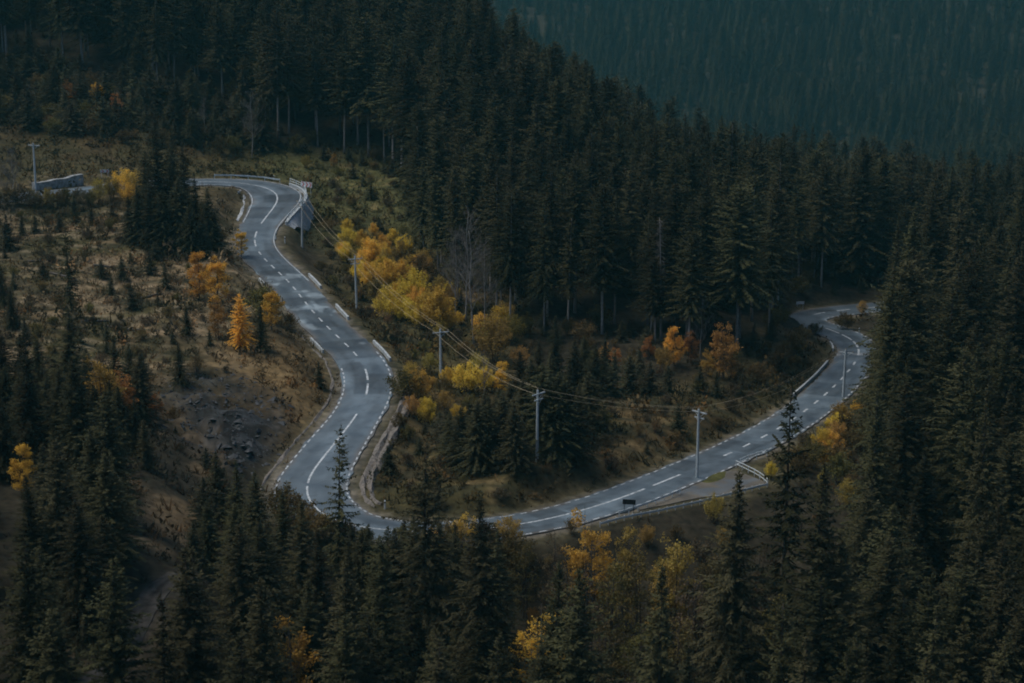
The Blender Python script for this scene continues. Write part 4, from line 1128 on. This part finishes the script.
for k, lab in enumerate(['sagging power wire on the outer crossarm ends, farther from the road', 'sagging power wire on the tips of the poles', 'sagging power wire on the crossarm ends nearer the road']):
    b = MB()
    for i in range(len(tops) - 1):
        A_, B_ = tops[i][k], tops[i + 1][k]; Ls = np.linalg.norm(B_ - A_); sag = .028 * Ls
        pts_ = [A_ + (B_ - A_) * t - np.array([0, 0, 4 * sag * t * (1 - t)]) for t in np.linspace(0, 1, 18)]
        b.tube(pts_, .017 if i < 3 else .009, 4, cap=False)
    tag(b.build('power_wire', M['wire']), lab, 'power wire', 'power wires between the roadside poles')

# ------------------------------------------------------------------ walls, parapets, rails
def wall_strip(mb, rd, sv, off, z0, z1, th, mi=0, batter=0.0):
    """solid wall along the road: inner face at off, thickness th outwards; z0/z1 arrays of absolute heights"""
    sg = np.sign(off[0]) if hasattr(off, '__len__') else np.sign(off)
    a_ = rd.pt(sv, off); b_ = rd.pt(sv, off + sg * th); c_ = rd.pt(sv, off + sg * (th + batter))
    v, f = [], []; n = len(sv)
    for i in range(n):
        v += [(a_[i, 0], a_[i, 1], z0[i]), (a_[i, 0], a_[i, 1], z1[i]), (b_[i, 0], b_[i, 1], z1[i]), (c_[i, 0], c_[i, 1], z0[i])]
    for i in range(n - 1):
        for k in range(4):
            q = 4 * i + k; r = 4 * i + (k + 1) % 4; f.append((q, r, r + 4, q + 4))
    f += [(0, 1, 2, 3), tuple(4 * (n - 1) + k for k in (3, 2, 1, 0))]
    mb.add(v, f, mi)

def parapet(s0, s1, side, lab, hgt=.38, off=.5, lean=0):
    n = max(3, int(abs(s1 - s0) / 1.2)); sv = np.linspace(min(s0, s1), max(s0, s1), n)
    o = side * ((main.hl(sv) if side < 0 else main.hr(sv)) + off); zc = main.pt(sv, o)[:, 2]
    b = MB(); wall_strip(b, main, sv, o, zc - .5, zc + hgt, .28)
    tag(b.build('parapet', M['limewash']), lab, 'parapet', 'white parapets beside the road')
at = main.at
parapet(at(309, 272), at(312, 285) + 1, 1 if False else -1, 'white parapet at the road edge where the darker asphalt begins') if False else None
parapet(at(290, 270), at(301, 284), -1, 'white parapet segment highest on the right edge of the descent')
parapet(at(310, 308), at(322, 323), -1, 'white parapet segment halfway down the right edge of the descent')
parapet(at(350, 342), at(366, 361), -1, 'white parapet segment at the lower end of the right descent edge')
parapet(at(334, 340), at(346, 355), 1, 'white parapet segment on the left edge of the descent above the bend')
parapet(at(284, 277), at(288, 284), 1, 'short white parapet on the left edge of the descent')
parapet(at(856, 366), at(820, 399), -1, 'long low white parapet along the inside of the far bend')
parapet(at(855, 343), at(860, 352), -1, 'short white parapet at the inside of the far bend')

sv = np.arange(s_wall0, s_wall1, 1.0); o = -(main.hl(sv) + .55); wz = main.pt(sv, o)[:, 2]
gw = np.array([min(float(gz(*main.pt(s_, oo - 1.5)[:2])), z_ - .8) for s_, oo, z_ in zip(sv, o, wz)])
gw = np.minimum(gw - .8, wz - 1.2)
tp = np.clip(np.minimum((sv - sv[0]) / 6, (sv[-1] - sv) / 11), .22, 1); gw = np.maximum(gw, wz - 4.9 * tp)
e = tag(link('retaining_wall', None, None, main.pt(s_wall0, 0.0)), 'pale ribbed retaining wall holding up the outside of the top bend', 'retaining wall'); loc = np.array(e.location)
def rel(b): b.v = [tuple(np.array(q) - loc) for q in b.v]; return b
b = MB(); wall_strip(b, main, sv, o, gw, wz + .02, .4, batter=1.2); rel(b).build('wall_face', M['concrete'], e)
b = MB(); wall_strip(b, main, sv, o + .03, wz + .024, wz + .30, .5); rel(b).build('coping', M['limewash'], e)
for k in range(1, len(sv) - 1, 3):
    s2 = np.array([sv[k] - .16, sv[k] + .16]); o2 = np.interp(s2, sv, o) - .3
    b = MB(); wall_strip(b, main, s2, o2, np.interp(s2, sv, gw), np.interp(s2, sv, wz) - .03, .22, batter=1.28); rel(b).build('pilaster', M['concrete'], e)
def railing(name, pts_, lab, cat, hgt=.95, rails=(.5, .92), gap=2.0, r=.045, m=None, group=None, flat=False, pm=None):
    m = m or M['steel']; pts_ = np.array(pts_); L_ = np.concatenate([[0], np.cumsum(np.linalg.norm(np.diff(pts_, axis=0), axis=1))])
    e = tag(link(name, None, None, pts_[0]), lab, cat, group); loc = pts_[0]
    n = max(2, int(L_[-1] / gap) + 1); sv_ = np.linspace(0, L_[-1], n)
    pp = np.stack([np.interp(sv_, L_, pts_[:, k]) for k in range(3)], 1)
    for q in pp:
        b = MB(); b.box(q - loc + (0, 0, hgt / 2 - .3), (.10, .10, hgt + .6)); b.build('post', pm or m, e)
    for z in rails:
        b = MB(); lift = pp - loc + (0, 0, z)
        if flat:   # a W beam: three flat strips, bent
            for i in range(n - 1):
                d_ = lift[i + 1] - lift[i]; l_ = np.linalg.norm(d_); d_ = d_ / l_; sd_ = np.array([d_[1], -d_[0], 0]); sd_ /= np.linalg.norm(sd_); up_ = np.cross(sd_, d_)
                c_ = (lift[i] + lift[i + 1]) / 2
                for dz, do in ((-.09, .075), (0, .095), (.09, .075)): b.box(c_ + up_ * dz + sd_ * do, (l_ + .01, .035, .085), (d_, sd_, up_))
        else: b.tube(list(lift), r, 6)
        b.build('rail', m, e)
    return e
wp = main.pt(sv, o - .25); wp[:, 2] = wz + .30
railing('railing', wp, 'metal railing on top of the retaining wall at the top bend', 'railing', .9, (.45, .88), 2.0)
sv2 = np.arange(at(222, 182), s_wall0 - .3, 1.0); q = main.pt(sv2, -(main.hl(sv2) + .6))
railing('guardrail', q, 'guardrail along the far edge of the upper road before the top bend', 'guardrail', .75, (.58,), 3.0, flat=True, group='guardrails')
sv3 = np.arange(at(592, 508), at(655, 487), 1.0); q = main.pt(sv3, main.hr(sv3) + .7)
railing('guardrail', q, 'guardrail on the near edge of the lower road by the dark board', 'guardrail', .62, (.44,), 1.6, flat=True, group='guardrails')
lp = [hit(*q) for q in [(600, 527), (618, 522), (636, 518), (658, 514), (676, 510), (692, 506.5), (707, 503), (722, 499), (738, 495), (752, 491), (767, 487.5)]]
railing('guardrail', lp, 'long guardrail curving around the near side of the parking bay', 'guardrail', .66, (.46,), 1.3, flat=True, group='guardrails', pm=M['white'])
lp = [hit(*q) for q in [(767.5, 486), (763, 481.5), (756, 477), (749, 473.5), (742, 470), (736, 467.5)]]
railing('railing', lp, 'pale railing closing the far end of the parking bay', 'railing', .95, (.45, .9), 1.3, pm=M['white'])
lp = [hit(*q) for q in [(740, 465.5), (748, 462), (757, 459), (767, 456)]]
railing('railing', lp, 'faint railing behind the parking bay below the roadside bushes', 'railing', .95, (.5, .9), 1.8)
# grass island between road and bay
b = MB(); c_ = hit(711, 480); ring = []
NN = 20
vv = [tuple(c_ + (0, 0, .20))]
for rr_, dz in ((.55, .17), (1.0, -.12)):
    for k in range(NN):
        a0 = 6.283 * k / NN; j_ = 1 + .12 * math.sin(3 * a0)
        d_ = np.array([math.cos(a0) * 4.4 * rr_ * j_, math.sin(a0) * 1.3 * rr_ * j_])
        ang = math.atan2(*(main.t[int(at(711, 464))][::-1])); R2 = np.array([[math.cos(ang), -math.sin(ang)], [math.sin(ang), math.cos(ang)]])
        w2 = c_[:2] + R2 @ d_; vv.append((w2[0], w2[1], float(c_[2]) + dz))
ff = [(0, 1 + k, 1 + (k + 1) % NN) for k in range(NN)] + [(1 + k, 1 + NN + k, 1 + NN + (k + 1) % NN, 1 + (k + 1) % NN) for k in range(NN)]
me = mesh_np('grass_verge', vv, ff, [M['ground']], smooth=True); ca = me.attributes.new('cover', 'FLOAT_COLOR', 'POINT')
ca.data.foreach_set('color', np.tile(np.array([.085, .085, .03, 1], np.float32), len(vv)))
tag(link('grass_verge', me), kind='structure')

# stone wall above the upper road at the left
sv = np.arange(at(50, 194), at(104, 188), 1.0); o = -(main.hl(sv) + 1.6); wz = main.pt(sv, o)[:, 2]; q = np.linspace(0, 1, len(sv))
b = MB(); top_ = wz + 1.15 + .5 * q + (vnoise(sv / 2, sv * 0, 7) - .5) * .3
wall_strip(b, main, sv, o, wz - .6, top_, .8)
e = tag(link('stone_wall', None, None, (0, 0, 0)), 'grey stone retaining wall behind the upper road beside the utility pole', 'stone wall')
b.build('wall_face', M['wallstone'], e)
b = MB(); wall_strip(b, main, sv, o + .06, top_ + .004, top_ + .16, .95); b.build('coping', M['wallstone'], e)

# ------------------------------------------------------------------ signs, marker posts
def board_sign(p, w_, h_, z_, face, lab, cols, name='chevron_sign', chev=3, back=None):
    """board on two posts; face: direction the front looks"""
    f = np.array([face[0], face[1], 0.0]); f /= np.linalg.norm(f); sd = np.array([-f[1], f[0], 0]); up_ = np.array([0, 0, 1.0]); ax = (sd, f, up_)
    e = tag(link(name, None, None, p), lab, 'road sign')
    b = MB(); b.box((0, 0, z_ + h_ / 2), (w_, .04, h_), ax, mi=0, bev=.006)
    if chev:
        for k in range(chev):
            x0 = -w_ / 2 + w_ * (k + .18) / chev; x1 = x0 + w_ / chev * .42; t_ = w_ / chev * .32; yo = .024
            for s_ in (1, -1):
                z0 = z_ + h_ / 2; z1 = z0 + s_ * h_ * .46
                q = [sd * (x1) + f * yo + up_ * z0, sd * (x1 + t_) + f * yo + up_ * z0, sd * (x0 + t_) + f * yo + up_ * z1, sd * x0 + f * yo + up_ * z1]
                b.add(q, [(0, 1, 2, 3) if s_ < 0 else (3, 2, 1, 0)], 1)
    b.build('board', cols, e)
    for s_ in (-1, 1):
        b = MB(); b.tube([sd * s_ * w_ * .36 - f * .06 + (0, 0, -.6), sd * s_ * w_ * .36 - f * .06 + (0, 0, z_ + h_ - .05)], .035, 6); b.build('post', M['steel_dark'] if back else M['steel'], e)
    return e
p = main.pt(at(279, 191), -(main.hl(at(279, 191)) + 1.15)); p[2] = main.pt(at(279, 191), 0.0)[2] - .1
q = hit(304, 187)
board_sign(p, 2.6, .95, 1.1, (-.7, -1), 'red and white chevron sign on the outside of the top bend', [M['white'], M['red']])
p = hit(105, 178); board_sign(p, 1.6, .55, 1.0, (.25, -1), 'small red and white chevron sign at the upper road near the grey wall', [M['white'], M['red']], chev=2)
p = hit(800, 309); board_sign(p, 1.5, .5, .9, (.2, -1), 'small white and red board sign at the far bend under the forest', [M['white'], M['red']], chev=0)
p = main.pt(at(601, 505), main.hr(at(601, 505)) + .45); p[2] = main.pt(at(601, 505), 0.0)[2] - .1
board_sign(p, 1.55, .62, 1.0, (.2, 1), 'black backed road sign board standing at the near edge of the lower road', [M['steel_dark'], M['steel_dark']], chev=0, back=True, name='road_sign')
for px, py, lab in [(385, 509, 'white marker post at the inner edge of the hairpin'), (285, 243, 'small white marker post below the retaining wall'), (274, 181, 'white marker post on the far edge of the upper road'), (869, 377, 'white marker post on the outer edge of the far bend'), (859, 334, 'white marker post behind the far bend')]:
    p = hit(px, py); e = tag(link('marker_post', None, None, p), lab, 'marker post', 'white marker posts along the road')
    b = MB(); b.tube([(0, 0, -.3), (0, 0, .72)], .1, 8); b.tube([(0, 0, .90), (0, 0, 1.05), (0, 0, 1.09)], [.1, .1, .06], 8); b.build('shaft', M['white'], e)
    b = MB(); b.tube([(0, 0, .72), (0, 0, .90)], .102, 8); b.build('band', M['steel_dark'], e)

# felled logs and stumps on the clearing
for px, py, L_, an in [(110, 268, 5, .3), (60, 276, 6, -.4), (150, 297, 4, .8), (40, 262, 4, .1), (125, 330, 6, -.2), (95, 322, 4, .5)]:
    p = hit(px, py); b = MB(); d_ = np.array([math.cos(an), math.sin(an)]); pts_ = []
    for t_ in np.linspace(-.5, .5, 5):
        x_, y_ = p[:2] + d_ * L_ * t_; pts_.append(np.array([x_, y_, float(gz(x_, y_)) + .16]) - p)
    b.tube(pts_, [.2, .19, .17, .15, .13], 8)
    o_ = b.build('log', M['bark_mid'], None, p, smooth=True)
    tag(o_, {110: 'felled log in the middle of the dry clearing', 60: 'long felled log on the left part of the clearing', 150: 'felled log below the small spruces on the clearing', 40: 'short felled log near the left frame edge', 125: 'felled log low on the clearing above the spruce row', 95: 'short log beside the lowest long log'}[px], 'log', 'felled logs on the clearing')

# ------------------------------------------------------------------ grass and low undergrowth
WGT = np.clip(np.maximum.reduce([left, mid * .95, bank, up * .9, topl * .8, dl * .8, (YY > 150) * (YY < 420) * .12]) * (1 - .93 * np.clip(scree, 0, 1)), 0, 1)
def sprout(n, thr, nclear, size, blades, wid, lift, name, label, cat, seed):
    g2 = np.random.default_rng(seed)
    x = g2.uniform(-105, 75, n); y = g2.uniform(158, 430, n)
    k = (gfield(WGT, x, y) * (.35 + 1.1 * fbm(x / 4, y / 4, seed)) > g2.random(n) * thr + .08) & (gfield(np.minimum(RD, E_track), x, y) > nclear)
    x, y = x[k], y[k]; z = gz(x, y); c = gfield(cov, x, y); m = len(x)
    sz = size * np.exp(g2.normal(size=m) * .35)
    r = np.repeat(np.arange(m), blades); nb = len(r)
    D = g2.normal(size=(nb, 3)); D[:, 2] = np.abs(D[:, 2]) + lift; D /= np.linalg.norm(D, axis=1)[:, None]
    sp_ = .45 * (sz[r] if lift < 1 else sz[r] * .35)
    O = np.stack([x[r] + g2.normal(size=nb) * sp_, y[r] + g2.normal(size=nb) * sp_, z[r] - .05 + (np.abs(g2.normal(size=nb)) * sz[r] * .55 if lift < 1 else 0)], 1)
    v = cards(O, D, g2.normal(size=(nb, 3)), sz[r] * (.7 + .6 * g2.random(nb)) * (1 if lift >= 1 else .35), wid * sz[r] * (.7 + .6 * g2.random(nb)), .25 if lift >= 1 else .6)
    me = mesh_np(name, v, [np.arange(nb * 4).reshape(-1, 4)], [M['plants']])
    tint = (.6 + .9 * g2.random(m))[:, None] * np.where(g2.random(m)[:, None] < .3, np.array([1.3, 1.0, .75]), np.array([1, 1, 1]))
    cc = np.clip(c * tint, .004, .4); ca = me.attributes.new('cover', 'FLOAT_COLOR', 'POINT')
    ca.data.foreach_set('color', np.concatenate([np.repeat(cc[r], 4, 0), np.ones((nb * 4, 1))], 1).astype(np.float32).ravel())
    o = link(name, me); tag(o, label, cat, kind='stuff'); return m
print('grass', sprout(60000, 1.0, 1.0, .55, 5, .16, 1.0, 'grass', 'dry autumn grass covering the open slopes between the roads', 'grass', 5))
print('undergrowth', sprout(9000, 1.3, 1.8, .95, 26, .22, .3, 'undergrowth', 'low brown and olive undergrowth scattered over the open slopes', 'undergrowth', 6))

# broken shale lying on the cut bank and in the ditches
g3 = np.random.default_rng(8); x = g3.uniform(-75, -15, 60000); y = g3.uniform(195, 300, 60000)
k = gfield(np.clip(scree, 0, 1), x, y) * .5 > g3.random(60000); k &= gfield(RD, x, y) > .8
x, y = x[k][:5200], y[k][:5200]; z = gz(x, y); n_ = len(x); sz = .12 * np.exp(g3.normal(size=n_) * .6)
tet = np.array([(1, .2, -.3), (-.6, .9, -.35), (-.7, -.8, -.3), (.1, .1, .75), (.5, -.7, .1)], float)
ang = g3.random(n_) * 6.28; ca_, sa_ = np.cos(ang), np.sin(ang)
V_ = tet[None] * (1 + .5 * g3.normal(size=(n_, 5, 3))) * sz[:, None, None] * np.array([1.5, 1, .8]); V_ = np.stack([V_[..., 0] * ca_[:, None] - V_[..., 1] * sa_[:, None], V_[..., 0] * sa_[:, None] + V_[..., 1] * ca_[:, None], V_[..., 2]], -1) + np.stack([x, y, z], 1)[:, None]
tf = np.array([(0, 1, 3), (1, 2, 3), (2, 4, 3), (4, 0, 3), (0, 4, 2), (0, 2, 1)]); me = mesh_np('rubble', V_.reshape(-1, 3), [(np.arange(n_)[:, None, None] * 5 + tf[None]).reshape(-1, 3)], [M['shale']])
tag(link('rubble', me), 'broken grey shale strewn over the dark cut bank', 'rubble', kind='stuff')

# ------------------------------------------------------------------ labels that single out each tree
MARKS = [('the pole by the grey stone wall', 36, 170), ('the top bend clump', 175, 190), ('the ribbed retaining wall', 306, 205), ('the top chevron sign', 304, 180), ('the golden larch', 242, 322), ('the dark scree', 210, 415),
         ('the descent pole', 357, 285), ('the pole amid yellow bushes', 441, 355), ('the grey leafless tree', 466, 265), ('the dead grey spruce', 661, 280), ('the orange forest edge tree', 674, 346), ('the pole before young spruces', 537, 425),
         ('the pole by the parking bay', 697, 445), ('the black backed sign', 608, 500), ('the tall ragged spruce', 790, 430), ('the far bend', 860, 340), ('the white board sign', 800, 302), ('the dirt track', 145, 610), ('the thin hairpin spruce', 335, 470), ('the broad hairpin spruce', 420, 500),
         ('the lone foreground birch', 287, 590), ('the high orange trees', 95, 98), ('the dim yellow corner tree', 812, 640), ('the parking bay railing', 755, 478), ('the scraggly lone spruce', 72, 270)]
ORD = ['', 'second ', 'third ', 'fourth ', 'fifth ', 'sixth ', 'seventh ', 'eighth ']
combo = {}
for t in TREES:
    if t['label']: t['o']['label'] = t['label']; continue
    cx, cy_ = t['bx'], (t['by'] + t['ty']) / 2
    best = min(MARKS, key=lambda m_: (m_[1] - cx) ** 2 + (m_[2] - cy_) ** 2); dx, dy = cx - best[1], cy_ - best[2]
    rel_ = ('left of' if dx < 0 else 'right of') if abs(dx) > .9 * abs(dy) else ('above' if dy < 0 else 'below')
    size = 'small' if t['h'] < 2.2 else ('' if t['h'] < 9 else 'tall')
    if t['k'] in ('young',): size = 'little' if t['h'] < 3 else ''
    if t['k'] in ('full', 'forest', 'broad', 'tall'): size = 'short' if t['h'] < 10 else ('' if t['h'] < 20 else 'tall')
    combo.setdefault((f"{size} {DESC[t['k']]}".strip(), rel_, best[0]), []).append((dx * dx + dy * dy, t))
for (d_, r_, m_), L_ in combo.items():
    L_.sort(key=lambda q: q[0]); many = len(L_) > 1
    for i, (dist, t) in enumerate(L_):
        if i < len(ORD): t['o']['label'] = ('nearest ' if many and i == 0 else '') + (ORD[i] + ('nearest ' if i else '')) + f"{d_} {r_} {m_}" if many else f"{d_} {r_} {m_}"
        else: t['o']['label'] = f"{d_} farther {r_} {m_}"
GRP = {'spruce_tree': 'spruces of the dark stands', 'young_spruce': 'young spruces on the slopes', 'willow_bush': 'yellow autumn bushes', 'birch_tree': 'yellow birches below the road', 'aspen_tree': 'orange autumn trees', 'olive_green_bush': 'olive green bushes', 'rust_red_bush': 'rust brown bushes', 'brown_bush': 'low brown bushes', 'bare_tree': 'leafless grey trees', 'dead_tree': 'dead grey spruces'}
for t in TREES:
    nm = NAMES[t['k']][0]
    if nm in GRP: t['o']['group'] = GRP[nm]
SUN_E, SUN_A, SUN, SKY, DUST, EXPO = 62, 276, 1.5, .05, 2.0, 0.78
# ------------------------------------------------------------------ air
def haze():
    m = bpy.data.materials.new('haze'); m.use_nodes = True; nt = m.node_tree
    nt.nodes.remove(nt.nodes['Principled BSDF'])
    v = nt.nodes.new('ShaderNodeVolumePrincipled')
    v.inputs['Color'].default_value = (.22, .80, .88, 1); v.inputs['Density'].default_value = HAZE; v.inputs['Anisotropy'].default_value = .2
    nt.links.new(v.outputs[0], nt.nodes['Material Output'].inputs['Volume'])
    b = MB(); z0, z1 = float(ZG.min()) - 1, max(float(ZG.max()) + 45, CZ + 10)
    b.box((0, (GY[0] + GY[-1]) / 2, (z0 + z1) / 2), (GX[-1] - GX[0] + 6, GY[-1] - GY[0] + 6, z1 - z0))
    tag(b.build('haze', m), kind='stuff')
HAZE = .0001
haze()

# ------------------------------------------------------------------ light, sky, camera
SUN_EL, SUN_AZ = math.radians(SUN_E), math.radians(SUN_A)     # azimuth clockwise from +Y
w = bpy.data.worlds.new('World'); S.world = w; w.use_nodes = True
nt = w.node_tree; bg = nt.nodes['Background']
sky = nt.nodes.new('ShaderNodeTexSky'); sky.sky_type = 'NISHITA'; sky.sun_disc = False
sky.sun_elevation = SUN_EL; sky.sun_rotation = SUN_AZ; sky.altitude = 1200; sky.air_density = 1.0; sky.dust_density = DUST; sky.ozone_density = 1.5
nt.links.new(sky.outputs[0], bg.inputs[0]); bg.inputs[1].default_value = SKY
sl = bpy.data.lights.new('sun', 'SUN'); sl.energy = SUN; sl.angle = math.radians(40); sl.color = (1, .93, .82)
so = bpy.data.objects.new('sun', sl); COL.objects.link(so)
d = Vector((math.sin(SUN_AZ) * math.cos(SUN_EL), math.cos(SUN_AZ) * math.cos(SUN_EL), math.sin(SUN_EL)))
so.rotation_euler = d.to_track_quat('Z', 'Y').to_euler(); so.location = (0, 200, 300)

cam = bpy.data.cameras.new('camera'); co = bpy.data.objects.new('camera', cam); COL.objects.link(co)
cam.sensor_width = 36; cam.lens = FPX / W * 36; cam.clip_end = 5000; cam.clip_start = 1
cam.dof.use_dof = True; cam.dof.focus_distance = 300; cam.dof.aperture_fstop = .35
co.location = (0, 0, CZ); co.rotation_euler = (math.pi / 2 - PITCH, 0, 0)
S.camera = co
S.view_settings.view_transform = 'Standard'; S.view_settings.look = 'None'; S.view_settings.gamma = 1; S.view_settings.exposure = EXPO
cy = S.cycles
cy.max_bounces = 4; cy.diffuse_bounces = 2; cy.glossy_bounces = 2; cy.transmission_bounces = 2; cy.volume_bounces = 0; cy.transparent_max_bounces = 4
cy.use_denoising = True; cy.use_adaptive_sampling = True; cy.adaptive_threshold = .02
try: cy.denoiser = 'OPENIMAGEDENOISE'
except Exception: pass
cy.filter_width = 1.9
